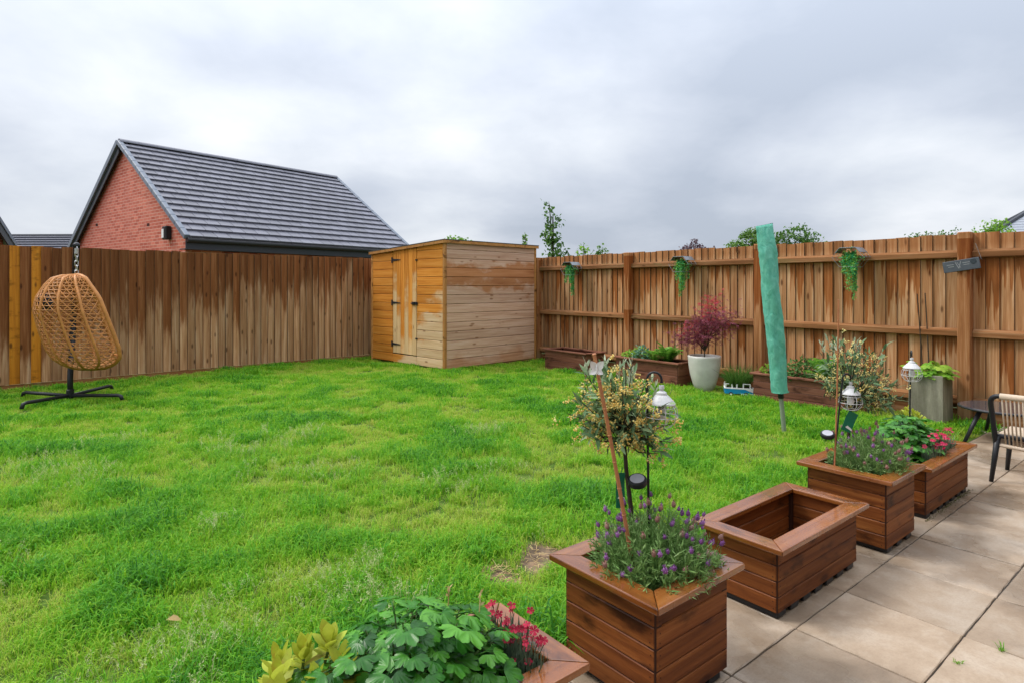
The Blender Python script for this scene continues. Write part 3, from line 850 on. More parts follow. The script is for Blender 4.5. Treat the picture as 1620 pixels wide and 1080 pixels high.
def courses(mb, x0, x1, y0, z0, run, rise, n, flip=1):
    sl = math.hypot(run, rise); a = math.atan2(rise, run); g = sl / n
    for i in range(n):
        M = Matrix.Translation((0, y0 + flip * math.cos(a) * g * i, z0 + math.sin(a) * g * i)) @ (Matrix.Rotation(0, 4, 'Z') if flip > 0 else Matrix.Scale(-1, 4, (0, 1, 0))) @ Matrix.Rotation(a, 4, 'X')
        mb.add([M @ Vector(p) for p in ((x0, 0, -.02), (x1, 0, -.02), (x1, 0, .10), (x0, 0, .10), (x0, g + .04, -.02), (x1, g + .04, -.02), (x1, g + .04, .0), (x0, g + .04, .0))], [(0, 1, 2, 3), (3, 2, 6, 7), (4, 7, 6, 5), (0, 4, 5, 1), (1, 5, 6, 2), (0, 3, 7, 4)])

def house_left():
    E2 = Vector((-14.07, 17.0, 0)); d = Vector((0.31, -0.95, 0)).normalized()
    h = thing('brick_house', 'brick gable corner with dark verge at the far left edge', 'house', E2, math.atan2(d.y, d.x))
    # local x along the gable towards the camera, local y to the east; ridge runs to -y
    W, L, ez = 7.6, 7.0, 2.5; rz_ = ez + 0.68 * W / 2
    wb = MB(); v_ = []
    for y in (-0.15, -L):
        v_ += [(0.3, y, 0), (W - .3, y, 0), (W - .3, y, ez + .1), (W / 2, y, rz_ - .12), (0.3, y, ez + .1)]
    wb.add(v_, [(0, 1, 2, 3, 4), (9, 8, 7, 6, 5), (0, 4, 9, 5), (1, 6, 7, 2)])
    part('wall', wb, MT['brick'], h)
    rf = MB()
    for s in (0, 1):
        xa = 0 if s == 0 else W
        rf.add([(xa, 0, ez), (W / 2, 0, rz_), (W / 2, -L - .2, rz_), (xa, -L - .2, ez), (xa, 0, ez - .1), (W / 2, 0, rz_ - .1), (W / 2, -L - .2, rz_ - .1), (xa, -L - .2, ez - .1)],
               [(0, 1, 2, 3), (7, 6, 5, 4), (0, 4, 5, 1), (1, 5, 6, 2), (2, 6, 7, 3), (3, 7, 4, 0)])
    roof = part('roof', rf, MT['tile'], h)
    n = 16
    for s in (0, 1):
        for i in range(n):
            t0, t1 = i / n, (i + 0.97) / n
            xa, xb = (t0 * W / 2, t1 * W / 2) if s == 0 else (W - t0 * W / 2, W - t1 * W / 2)
            za, zb = ez + (rz_ - ez) * t0, ez + (rz_ - ez) * t1
            b = MB().add([(xa, -.05, za - .07), (xb, -.05, zb - .07), (xb, -.05, zb + .06), (xa, -.05, za + .06), (xa, .05, za - .07), (xb, .05, zb - .07), (xb, .05, zb + .06), (xa, .05, za + .06)],
                         [(3, 2, 1, 0), (4, 5, 6, 7), (0, 1, 5, 4), (1, 2, 6, 5), (2, 3, 7, 6), (3, 0, 4, 7)])
            part('verge_cap', b, bpy.data.materials['verge_cap_grey'], roof)
        xa = 0 if s == 0 else W
        bb = MB().add([(xa, .0, ez - .33), (W / 2, .0, rz_ - .33), (W / 2, .0, rz_ - .075), (xa, .0, ez - .075), (xa, .03, ez - .33), (W / 2, .03, rz_ - .33), (W / 2, .03, rz_ - .075), (xa, .03, ez - .075)],
                      [(3, 2, 1, 0), (4, 5, 6, 7), (0, 1, 5, 4), (1, 2, 6, 5), (2, 3, 7, 6), (3, 0, 4, 7)])
        part('bargeboard', bb, MT['fascia'], roof)
house_left()

def garage_far():
    h = thing('garage', 'low grey tiled roof seen between the two brick gables', 'garage', (-30.0, 29.0, 0), R(-1.5))
    part('wall', bbox(0.2, 11.8, 0.4, 5.0, 0, 2.5, 0), MT['brick'], h)
    c = MB(); courses(c, 0, 12, 0.0, 2.35, 2.7, 1.62, 12)
    r = part('roof', c, MT['tile'], h)
    c = MB(); courses(c, 0, 12, 5.4, 2.35, 2.7, 1.62, 12, -1)
    part('rear_courses', c, MT['tile'], r)
    part('ridge', MB().tube([(0, 2.7, 3.99), (12, 2.7, 3.99)], 0.09, 8), MT['fascia'], r)
garage_far()

def house_right():
    P = Vector((17.6, 24.0, 0)); ex = Vector((0.894, -0.447, 0))
    h = thing('house', 'grey slate hipped roof rising beyond the right end of the fence', 'house', P, math.atan2(ex.y, ex.x))
    ez, rr, L, D = 2.4, 4.6, 11.0, 6.7; k = 3.35
    part('wall', bbox(0.35, L - .35, 0.35, D - .35, 0, ez + .05, 0), MT['brick'], h)
    sm = simple('slate_roof_light', (0.27, 0.29, 0.33), 0.4, 0, 0.2, 6)
    rf = MB().add([(0, 0, ez), (L, 0, ez), (L, D, ez), (0, D, ez), (k, k, rr), (L - k, k, rr), (0, 0, ez - .15), (L, 0, ez - .15), (L, D, ez - .15), (0, D, ez - .15)],
                  [(0, 1, 5, 4), (1, 2, 5), (2, 3, 4, 5), (3, 0, 4), (9, 8, 7, 6), (0, 6, 7, 1), (1, 7, 8, 2), (2, 8, 9, 3), (3, 9, 6, 0)])
    r = part('roof', rf, sm, h)
    cs = MB()
    for i in range(18):
        t0, t1 = i / 18, (i + 1) / 18
        y0, z0 = k * t0, ez + (rr - ez) * t0 + 0.03; y1, z1 = k * t1, ez + (rr - ez) * t1 + 0.012
        cs.add([(k * t0, y0, z0), (L - k * t0, y0, z0), (L - k * t1, y1, z1), (k * t1, y1, z1), (k * t0, y0, z0 - .028), (L - k * t0, y0, z0 - .028)], [(0, 1, 2, 3), (4, 5, 1, 0)])
    part('slate_courses', cs, sm, r)
    hp = MB()
    for a, b in (((0, 0, ez), (k, k, rr)), ((0, D, ez), (k, k, rr)), ((L, 0, ez), (L - k, k, rr)), ((L, D, ez), (L - k, k, rr)), ((k, k, rr), (L - k, k, rr))):
        hp.tube([Vector(a) + Vector((0, 0, .04)), Vector(b) + Vector((0, 0, .04))], 0.09, 8)
    part('hip_tiles', hp, MT['fascia'], r)
house_right()

# ================================================================== PLANTERS
def mitre(L0, w, o, z0, t):
    """rim piece along x: outer edge from -o to L0+o at y=-o, inner edge at y=w"""
    me = MB().add([(-o, -o, z0), (L0 + o, -o, z0), (L0 - w, w, z0), (w, w, z0), (-o, -o, z0 + t), (L0 + o, -o, z0 + t), (L0 - w, w, z0 + t), (w, w, z0 + t)],
                  [(3, 2, 1, 0), (4, 5, 6, 7), (0, 1, 5, 4), (1, 2, 6, 5), (2, 3, 7, 6), (3, 0, 4, 7)]).mesh('rim_board')
    for v in me.vertices:      # hairline mitre joint
        v.co.x += 0.001 if v.co.x < L0 / 2 else -0.001
    return bevel_mesh(me, 0.004, 2)

MT['post_dark'] = simple('planter_post_dark', (0.035, 0.012, 0.006), 0.7)
def planter(label, loc, rz, L, W, H, nb, soil=None, feet=True, o=0.04, w=0.042, bm=None, rm=None, group=None):
    bm = bm or MT['planter']; rm = rm or MT['rim']
    p = thing('wooden_planter', label, 'planter', loc, rz, group)
    t = 0.018; zb = 0.022 if feet else 0.0; rt = 0.022
    bh = (H - rt - zb) / nb
    for i in range(nb):
        z = zb + i * bh
        a, b = 0.0008, round(bh - 0.0012, 4)
        mef = bbox(-L / 2 + 0.006, L / 2 - 0.006, 0, t, a, b, 0.0035)
        part('board', mef, bm, p, (L / 2, random.uniform(0, .0015), z))
        part('board', mef, bm, p, (L / 2, W, z), (0, 0, math.pi))
        mee = bbox(-W / 2 + 0.0065, W / 2 - 0.0065, 0, t, a, b, 0.0035)
        part('board', mee, bm, p, (random.uniform(0, .0015), W / 2, z), (0, 0, -math.pi / 2))
        part('board', mee, bm, p, (L, W / 2, z), (0, 0, math.pi / 2))
    for (x, y) in ((0.003, 0.003), (L - 0.035, 0.003), (0.003, W - 0.035), (L - 0.035, W - 0.035)):
        part('corner_post', bbox(x, x + 0.032, y, y + 0.032, zb, H - rt - 0.001, 0.003), MT['post_dark'], p)
    part('floor', bbox(t + .001, L - t - .001, t + .001, W - t - .001, zb + 0.01, zb + 0.022, 0), bm, p)
    rx, ry = mitre(L, w, o, H - rt, rt), mitre(W, w, o, H - rt, rt)
    part('rim_board', rx, rm, p, (0, 0, 0))
    part('rim_board', rx, rm, p, (L, W, 0), (0, 0, math.pi))
    part('rim_board', ry, rm, p, (L, 0, 0), (0, 0, math.pi / 2))
    part('rim_board', ry, rm, p, (0, W, 0), (0, 0, -math.pi / 2))
    sc = MB()
    for i in range(nb):
        for (zq) in (.28, .72):
            z = zb + (i + zq) * bh
            for (x, y, ax) in ((.02, -.0012, 'y'), (L - .02, -.0012, 'y'), (-.0012, .02, 'x'), (-.0012, W - .02, 'x')):
                x += random.uniform(-.003, .003) if ax == 'y' else 0; y += random.uniform(-.003, .003) if ax == 'x' else 0
                r = .0026
                vs_ = [((x + math.cos(q) * r, y, z + math.sin(q) * r) if ax == 'y' else (x, y + math.cos(q) * r, z + math.sin(q) * r)) for q in np.linspace(0, 2 * math.pi, 7)[:-1]]
                sc.add(vs_, [tuple(range(6))])
    o_s = part('screws', sc, MT['post_dark'], p); o_s['kind'] = 'stuff'
    if feet:
        n = max(3, int(L / 0.105))
        s = L / n
        fm = bbox(-0.034, 0.034, 0.004, W - 0.004, 0.0, 0.024, 0.003)
        for i in range(n):
            part('foot', fm, MT['blackpl'], p, (s * (i + 0.5) - 0.012, 0, 0))
    if soil:
        sg = MB(); nx_, ny_ = 14, 10
        vv = []
        for j in range(ny_):
            for i in range(nx_):
                x = t + .002 + (L - 2 * t - .004) * i / (nx_ - 1); y = t + .002 + (W - 2 * t - .004) * j / (ny_ - 1)
                vv.append((x, y, H - soil + 0.012 * mnoise.noise(Vector((x * 22, y * 22, loc[0])))))
        sg.add(vv, [(j * nx_ + i, j * nx_ + i + 1, (j + 1) * nx_ + i + 1, (j + 1) * nx_ + i) for j in range(ny_ - 1) for i in range(nx_ - 1)])
        part('soil', sg, MT['soil'], p, smooth=True)
    return p


PZ = 0.0025
P = {}
P[0] = planter('long low brown planter nearest the camera, full of columbine leaves', uv(0.41, 1.197, PZ), PA, 0.76, 0.335, 0.30, 4, soil=0.05)
P[1] = planter('tall square brown planter with lavender and a leaning bamboo cane', uv(1.486, 1.150, PZ), PA, 0.40, 0.40, 0.385, 5, soil=0.055)
P[2] = planter('empty long brown planter between the two square ones', uv(2.340, 1.209, PZ), PA, 0.76, 0.335, 0.30, 4)
P[3] = planter('tall square brown planter with lavender and a wire lantern, beside the long pink-flowered one', uv(3.337, 1.165, PZ), PA, 0.395, 0.395, 0.378, 5, soil=0.05)
P[4] = planter('long brown planter with pink flowers nearest the rope chair', uv(4.015, 1.197, PZ), PA, 0.80, 0.34, 0.305, 4, soil=0.05)
RFA = math.atan2(-FRd.y, -FRd.x)     # local x towards the camera along the fence, local y ... lawn is -y
def back_planter(label, a0, a1, off, W, H, nb, soil):
    # origin at the far lawn-side corner
    return planter(label, fr(a1, off, -0.03), RFA, a1 - a0, W, H, nb, soil=soil, feet=False, o=0.03, w=0.045, bm=MT['planter_old'], rm=MT['planter_old'])
back_planter('empty faded brown planter on the lawn beside the shed', 4.66, 5.62, 0.74, 0.42, 0.335, 2, None)
back_planter('faded brown planter of ferns left of the white pot', 3.05, 4.16, 0.62, 0.42, 0.335, 2, 0.05)
back_planter('faded brown planter of ferns behind the green dryer cover', 0.82, 1.98, 0.60, 0.42, 0.335, 4, 0.05)

# ================================================================== LEAF SHAPES
def oval_leaf(l, w, fold=0.25, curl=0.2, n=5, pw=0.8):
    v = []; f = []
    for i in range(n + 1):
        t = 1 - (1 - i / n) ** 1.5
        ww = w * math.sin(math.pi * (0.04 + 0.96 * t ** pw)) ** 0.85 if t < 1 else 0.0
        x = l * t; z = -curl * l * t * t
        v += [(x, -ww / 2, z + fold * ww / 2), (x, 0, z), (x, ww / 2, z + fold * ww / 2)]
    for i in range(n):
        a = i * 3; b = a + 3
        f += [(a, a + 1, b + 1, b), (a + 1, a + 2, b + 2, b + 1)]
    return v, f

def lobed_fan(r, a0, a1, lobes, depth, n=None, cup=0.15, base=(0, 0), droop=0.25, scal=0.0):
    n = n or lobes * 5
    v = [(base[0], base[1], 0)]; f = []
    rings = [0.5, 1.0]
    for k in range(n + 1):
        a = a0 + (a1 - a0) * k / n
        ph = lobes * k / n
        s = abs(math.sin(math.pi * ph)) ** 0.55
        rr = r * (1 - depth + depth * s + scal * (abs(math.sin(3 * math.pi * ph)) ** .5 - 1)) * (1 - 0.16 * abs(2 * k / n - 1) ** 2)
        for q in rings:
            rad = rr * q if q == 1.0 else r * 0.45
            v.append((base[0] + rad * math.cos(a), base[1] + rad * math.sin(a), -droop * r * q * q + cup * r * q * abs(math.sin(a)) + 0.05 * r * math.cos(ph * 2 * math.pi) * q))
    for k in range(n):
        a = 1 + k * 2; b = a + 2
        f += [(0, a, b), (a, a + 1, b + 1, b)]
    return v, f

def columbine_leaf(s):
    mb = MB()
    v, f = lobed_fan(s * 0.68, -1.35, 1.35, 3, 0.36, 36, scal=.09)
    mb.add([(x + s * 0.28, y, z) for x, y, z in v], f)
    for sg in (-1, 1):
        v, f = lobed_fan(s * 0.62, -1.3, 1.3, 3, 0.36, 36, scal=.09)
        ca, sa_ = math.cos(sg * 1.35), math.sin(sg * 1.35)
        mb.add([((x + s * 0.16) * ca - y * sa_, (x + s * 0.16) * sa_ + y * ca, z - 0.03 * s) for x, y, z in v], f)
    mb.tube([(-s * 0.5, 0, -s * 0.25), (0, 0, 0), (s * 0.3, 0, 0)], [0.0025, 0.002, 0.001], 4)
    return mb.mesh('leaf', True)

def orient(d, n):
    """rotation putting local x along d and local z towards n"""
    d = Vector(d).normalized(); n = Vector(n)
    z = (n - d * n.dot(d))
    z = z.normalized() if z.length > 1e-5 else d.orthogonal().normalized()
    y = z.cross(d)
    return Matrix((d, y, z)).transposed().to_quaternion()

def add_at(mb, vf, M):
    mb.add([M @ Vector(p) for p in vf[0]], vf[1])

def rdir(up=0.0):
    while True:
        p = Vector((random.uniform(-1, 1), random.uniform(-1, 1), random.uniform(-1, 1)))
        if 0.05 < p.length < 1:
            p.normalize(); p.z += up
            return p.normalized()

# ------------------------------------------------------------------ columbine domes
CL = [columbine_leaf(s) for s in (0.060, 0.074, 0.088)]
def columbine(label, base, rx, ry, h, n, rz, scale=1.0, rust=True):
    t = thing('columbine_plant', label, 'plant', base, rz)
    stems = MB()
    for i in range(n):
        k = (i + 0.5) / n
        ph = math.acos(1 - 1.05 * k); th = i * 2.39996
        d = Vector((math.sin(ph) * math.cos(th), math.sin(ph) * math.sin(th), math.cos(ph)))
        q = random.uniform(0.62, 1.06)
        p = Vector((d.x * rx * q, d.y * ry * q, 0.02 + d.z * h * q + random.uniform(-.01, .012)))
        out = Vector((d.x, d.y, 0)); out = out.normalized() if out.length > 0.05 else rdir()
        out.rotate(Quaternion((0, 0, 1), random.uniform(-.7, .7)))
        ld = (out + Vector((0, 0, random.uniform(-0.45, 0.12)))).normalized()
        nn_ = (d * 0.8 + Vector((0, 0, 0.9)) + rdir() * 0.35)
        o = part('leaf', random.choice(CL), MT['aq'] if random.random() > 0.06 else MT['fern'], t, p, orient(ld, nn_))
        o.scale = (scale * random.uniform(.8, 1.12),) * 3
        stems.tube([(p.x * .15, p.y * .15, 0), (p.x * .6, p.y * .6, p.z * .6), tuple(p - ld * 0.02)], 0.0022, 4, cap=False)
    part('stems', stems, MT['stem'], t)
    return t
def upper(pt, z):  # plant base on planter soil
    return (pt.x, pt.y, z)
columbine('dense green columbine with lobed leaves in the nearest planter', upper(uv(0.765, 1.375), 0.255), 0.285, 0.19, 0.225, 165, PA)
columbine('smaller green columbine behind the pink flowers in the far planter', upper(uv(4.42, 1.43), 0.26), 0.31, 0.155, 0.25, 150, PA, 1.0)
for (bx, by, zz_) in ((-0.19, 1.70, 0.255), (-0.10, 1.66, 0.255)):
    sp = MB().tube([(0, 0, 0), (0.01, 0, 0.19), (0.012, 0.004, 0.235)], [0.002, 0.0018, 0.0015], 4)
    for k in range(6):
        add_at(sp, oval_leaf(0.018, 0.008, .2, .2, 3), Matrix.Translation((0.011, 0, 0.205 + 0.006 * k)) @ orient(rdir(1.2), rdir()).to_matrix().to_4x4())
    tag(part('seed_spike', sp, MT['straw'], None, (bx, by, zz_)), 'rusty brown seed spike standing among the near columbine leaves' if bx < -0.15 else 'rusty brown seed spike right of its twin in the near columbine', 'seed head', 'seed spikes in the near columbine')

# ------------------------------------------------------------------ dianthus
def pink_flower(r):
    mb = MB()
    for k in range(5):
        a = 2 * math.pi * k / 5
        v, f = lobed_fan(r, -0.52, 0.52, 3, 0.16, 6, 0.05, (0, 0), 0.12)
        M = Matrix.Rotation(a, 4, 'Z') @ Matrix.Rotation(R(-14 + (k % 2) * 7), 4, 'Y')
        mb.add([M @ Vector(p) for p in v], f)
    mb.tube([(0, 0, -r * 1.3), (0, 0, 0)], [r * .12, r * .2], 5)
    return mb.mesh('flower')
PF = [pink_flower(r) for r in (0.0105, 0.013, 0.0155)]
def dianthus(label, base, rx, ry, h, n, mat_, rz=PA, nl=260):
    t = thing('dianthus_plant', label, 'flowers', base, rz)
    lf_ = MB()
    for i in range(nl):
        a = random.random() * 6.28; q = math.sqrt(random.random())
        b = Vector((math.cos(a) * rx * q, math.sin(a) * ry * q, 0))
        l = random.uniform(.6, 1.0) * h
        tip = b * 1.2 + Vector((random.uniform(-.02, .02), random.uniform(-.02, .02), l))
        m_ = (b + tip) / 2 + Vector((random.uniform(-.01, .01), random.uniform(-.01, .01), 0.01))
        s = Vector((-math.sin(a), math.cos(a), 0)) * 0.0022
        lf_.add([b - s, b + s, m_ + s, m_ - s, tip], [(0, 1, 2, 3), (3, 2, 4)])
    for i in range(n):
        a = random.random() * 6.28; q = math.sqrt(random.random())
        p = Vector((math.cos(a) * rx * q * 1.05, math.sin(a) * ry * q * 1.05, h * random.uniform(.5, 1.25)))
        nn_ = Vector((p.x * 4, p.y * 4, 1)) + rdir() * .6
        cdir = (Vector((-base[0], -base[1], 0.5))).normalized(); cdir.rotate(Quaternion((0, 0, 1), -rz))
        nn_ = (nn_.normalized() + cdir * 0.55).normalized()
        part('flower', random.choice(PF), mat_, t, p, nn_.to_track_quat('Z', 'Y'))
        lf_.tube([(p.x * .6, p.y * .6, 0), tuple(p - nn_ * .015)], 0.0014, 4, cap=False)
    part('foliage', lf_, MT['lav_d'], t)
MT['lav_d'] = mat_leaf('dianthus_leaf', [(0.06, 0.10, 0.06), (0.12, 0.17, 0.11), (0.22, 0.27, 0.18)], 0.5, 0.2, 18)
dianthus('crimson dianthus flowers in the corner of the nearest planter', upper(uv(1.085, 1.35), 0.255), 0.065, 0.125, 0.115, 34, MT['crimson'])
dianthus('bright pink dianthus flowers in the planter beside the rope chair', upper(uv(4.44, 1.262), 0.265), 0.22, 0.045, 0.135, 40, MT['pink'], nl=320)
dianthus('single pink bloom low among the near columbine at the bottom edge', upper(uv(0.62, 1.235), 0.255), 0.02, 0.02, 0.07, 2, MT['pink'], nl=20)

# ------------------------------------------------------------------ yellow-green leafy plant (near) and yellow-tipped shrub (far)
OL = [MB().add(*oval_leaf(l, l * .52, .14, c, 9, 1.2)).mesh('leaf', True) for l, c in ((0.05, -.1), (0.062, -.15), (0.068, .1))]
def rosette(label, name, base, heads, mat_, sc=1.0, rz=0):
    t = thing(name, label, 'plant', base, rz)
    st_ = MB()
    for (x, y, z, n) in heads:
        st_.tube([(x * .4, y * .4, 0), (x, y, z)], 0.004 * sc, 5)
        for k in range(n):
            a = k * 2.4 + random.random() * .4
            el = 0.25 + 1.05 * k / n
            d = Vector((math.cos(a) * math.cos(el), math.sin(a) * math.cos(el), math.sin(el)))
            up = Vector((-math.cos(a) * math.sin(el), -math.sin(a) * math.sin(el), math.cos(el)))
            o = part('leaf', random.choice(OL), mat_, t, (x, y, z - 0.03 * sc + 0.045 * sc * k / n), orient(d, up))
            o.scale = (sc * random.uniform(.75, 1.1),) * 3
    part('stems', st_, MT['stem'], t)
rosette('yellow-green rosettes with bronze-edged oval leaves at the bottom edge', 'leafy_plant', upper(uv(0.50, 1.45), 0.285),
        [(0.0, 0.05, 0.13, 16), (0.06, 0.06, 0.15, 16), (0.11, 0.02, 0.12, 13), (-0.05, 0.0, 0.10, 12), (-0.02, -0.06, 0.085, 12), (0.05, -0.01, 0.10, 10), (-0.07, 0.07, 0.10, 11)], MT['yellowleaf'])
rosette('yellow and orange leaf tips rising behind the far columbine', 'leafy_plant', upper(uv(4.60, 1.455), 0.26),
        [(0.0, 0.03, 0.24, 12), (0.06, -0.02, 0.20, 12), (-0.04, 0.02, 0.21, 10), (0.12, -0.04, 0.16, 10), (0.03, 0.0, 0.22, 10)], MT['yellowleaf'], 0.72, PA)

# ------------------------------------------------------------------ lavender
def lav_head(r, l):
    mb = MB().lathe([(r * .4, 0), (r, l * .2), (r * 1.05, l * .5), (r * .8, l * .85), (r * .2, l)], 7)
    for k in range(3):
        a = k * 2.1
        add_at(mb, oval_leaf(l * .5, l * .24, .2, -.2, 3), Matrix.Translation((0, 0, l * .9)) @ orient((math.cos(a) * .5, math.sin(a) * .5, 1), (-math.cos(a), -math.sin(a), .5)).to_matrix().to_4x4())
    for k in range(22):
        z = random.uniform(.1, .9) * l; a = random.random() * 6.28
        p = Vector((math.cos(a) * r * .95, math.sin(a) * r * .95, z)); d = Vector((math.cos(a), math.sin(a), .9)).normalized()
        add_at(mb, oval_leaf(r * .8, r * .5, .2, 0, 2), Matrix.Translation(p) @ orient(d, (0, 0, 1)).to_matrix().to_4x4())
    return mb.mesh('flower_head')
LH = [lav_head(0.0066, 0.019), lav_head(0.0074, 0.022), lav_head(0.006, 0.016)]
def lavender(label, base, rx, h, nst, nfl, off=(0, 0), fade=0.35):
    t = thing('lavender_plant', label, 'lavender', base)
    fo = MB()
    for i in range(nst):
        k = (i + .5) / nst
        ph = math.acos(1 - 0.97 * k); th = i * 2.39996 + random.uniform(-.2, .2)
        d = Vector((math.sin(ph) * math.cos(th), math.sin(ph) * math.sin(th), math.cos(ph)))
        q = random.uniform(.62, 1.02)
        tip = Vector((d.x * rx * q + off[0] * q, d.y * rx * q + off[1] * q, 0.015 + max(d.z, 0.1) * h * q + 0.02))
        b = Vector((tip.x * .2, tip.y * .2, 0.0))
        mid = b.lerp(tip, .5) + Vector((d.x, d.y, 0)) * rx * .18
        fo.tube([b, mid, tip], 0.0013, 3, cap=False)
        nl = random.randint(13, 19)
        for j in range(nl):
            s = 0.25 + 0.75 * j / nl
            p = b.lerp(mid, s * 2) if s < .5 else mid.lerp(tip, s * 2 - 1)
            ax = (tip - mid).normalized()
            ld = (ax * random.uniform(.5, 1.1) + rdir() * .8).normalized()
            l = random.uniform(.018, .034)
            sd_ = ld.cross(rdir()).normalized() * random.uniform(.0015, .0026)
            fo.add([p - sd_ * .5, p + sd_ * .5, p + ld * l * .6 + sd_, p + ld * l, p + ld * l * .6 - sd_], [(0, 1, 2, 4), (4, 2, 3)])
        if k < .85 and random.random() < nfl / (.85 * nst):
            e = tip + Vector((d.x * .35, d.y * .35, 1)).normalized() * random.uniform(.012, .038) + rdir() * .010
            fo.tube([tip, e], 0.0011, 3, cap=False)
            o = part('flower_head', random.choice(LH), MT['faded'] if random.random() < fade else MT['purple'], t, e, (Vector((d.x * .5, d.y * .5, 1)) + rdir() * .25).to_track_quat('Z', 'Y'))
            o.scale = (random.uniform(.8, 1.15),) * 3
    o = part('foliage', fo, MT['lav'], t); o['kind'] = 'stuff'
lavender('bushy lavender in the near square planter in front of the small olive tree', upper(uv(1.70, 1.325), 0.325), 0.245, 0.20, 720, 84)
lavender('lavender with pinkish faded heads in the square planter with the wire lantern', upper(uv(3.56, 1.33), 0.325), 0.215, 0.195, 560, 84, fade=.5)

# ------------------------------------------------------------------ olive standards
MT['olive_pale'] = mat_leaf('olive_leaf_pale', [(0.24, 0.31, 0.19), (0.38, 0.45, 0.30), (0.52, 0.57, 0.42)], 0.45, 0.3, 9)
OLV = [MB().add(*oval_leaf(l, l * .27, .25, c, 4)).mesh('leaf', True) for l, c in ((0.058, .15), (0.066, .3), (0.048, -.1))]
def olive(label, base, top, crad, cc, nleaf, ncl, seed=1):
    random.seed(seed)
    t = thing('olive_tree', label, 'olive tree', base)
    tr = MB()
    tr.tube([(0, 0, -0.02), (top[0] * .3 + .006, top[1] * .3, top[2] * .4), (top[0] * .8, top[1] * .8, top[2] * .8), top], [0.010, 0.009, 0.008, 0.007], 7)
    cv = Vector(cc); fl = MB()
    part('trunk', tr, MT['bark'], t, smooth=True)
    br = MB(); nl = 0
    shoots = 58
    for i in range(shoots):
        k = (i + .5) / shoots
        ph = math.acos(1 - 1.72 * k); th = i * 2.39996
        d = Vector((math.sin(ph) * math.cos(th) * crad[0], math.sin(ph) * math.sin(th) * crad[1], math.cos(ph) * crad[2])) * random.uniform(.62, 1.25)
        d.z -= .45 * max(0.0, d.x)
        e = cv + d
        b = Vector(top) + Vector((0, 0, random.uniform(-.02, .04)))
        m_ = b.lerp(e, .55) + rdir() * .02
        br.tube([b, m_, e], [0.0035, 0.0025, 0.0012], 4, cap=False)
        ax = (e - m_).normalized()
        for j in range(nleaf // shoots):
            s = random.uniform(.25, 1.05)
            p = (b.lerp(m_, s * 2) if s < .5 else m_.lerp(e, s * 2 - 1)) + rdir() * .012
            ld = (ax * .9 + rdir(.15) * .8).normalized()
            o = part('leaf', random.choice(OLV), MT['olive'], t, p, orient(ld, Vector((0, 0, 1)) + rdir() * .6)); nl += 1
        for j in range(ncl // shoots):
            s = random.uniform(.45, 1.06)
            p = b.lerp(m_, s * 2) if s < .5 else m_.lerp(e, s * 2 - 1)
            p = p + rdir() * random.uniform(.01, .055)
            for q in range(12):
                c = p + rdir() * random.uniform(.003, .019); r = random.uniform(.0022, .0046)
                A = [c + Vector(x) * r for x in ((1, 0, 0), (0, 1, 0), (-1, 0, 0), (0, -1, 0), (0, 0, 1), (0, 0, -1))]
                fl.add(A, [(0, 1, 4), (1, 2, 4), (2, 3, 4), (3, 0, 4), (1, 0, 5), (2, 1, 5), (3, 2, 5), (0, 3, 5)])
    # small inner leaves, too many to pick apart
    inn = MB()
    for i in range(620):
        d = rdir() * random.random() ** .45
        p = cv + Vector((d.x * crad[0] * 1.0, d.y * crad[1], d.z * crad[2] * .95 - .01 - .45 * max(0.0, d.x) * crad[0]))
        p += Vector((0, 0, .03 * mnoise.noise(p * 14)))
        l = random.uniform(.022, .042)
        add_at(inn, oval_leaf(l, l * .33, .25, .2, 3), Matrix.Translation(p) @ orient((d + rdir() * .7).normalized(), Vector((0, 0, 1)) + rdir() * .6).to_matrix().to_4x4())
    o = part('inner_leaves', inn, MT['olive'], t); o['kind'] = 'stuff'
    # pale young shoots standing above the crown
    for i in range(11):
        a = random.random() * 6.28; q = random.random() ** .5
        b = cv + Vector((math.cos(a) * crad[0] * q * .8, math.sin(a) * crad[1] * q * .8, crad[2] * random.uniform(.35, .7) - .45 * max(0.0, math.cos(a) * crad[0] * q * .8)))
        e = b + Vector((math.cos(a) * .02, math.sin(a) * .02, random.uniform(.05, .10)))
        br.tube([b, e], .0012, 4, cap=False)
        for j in range(7):
            o = part('leaf', OLV[2], MT['olive_pale'], t, b.lerp(e, .3 + .7 * j / 6), orient((rdir() * .55 + Vector((0, 0, 1))).normalized(), rdir()))
            o.scale = (random.uniform(.5, .8),) * 3
    part('branches', br, MT['bark'], t)
    o = part('blossom', fl, MT['cream'], t); o['kind'] = 'stuff'
o1 = uv(1.714, 1.43)
olive('small olive standard with cream blossom in the near square planter', upper(o1, 0.325), (-0.03, 0.0, 0.44), (0.175, 0.16, 0.145), (-0.045, 0, 0.58), 290, 350, 3)
o2 = uv(3.56, 1.45)
olive('small olive standard in the square planter with the wire lantern, against the far fern planter', upper(o2, 0.325), (0.03, 0.0, 0.34), (0.20, 0.17, 0.185), (0.05, 0.0, 0.53), 290, 180, 5)
random.seed(21)

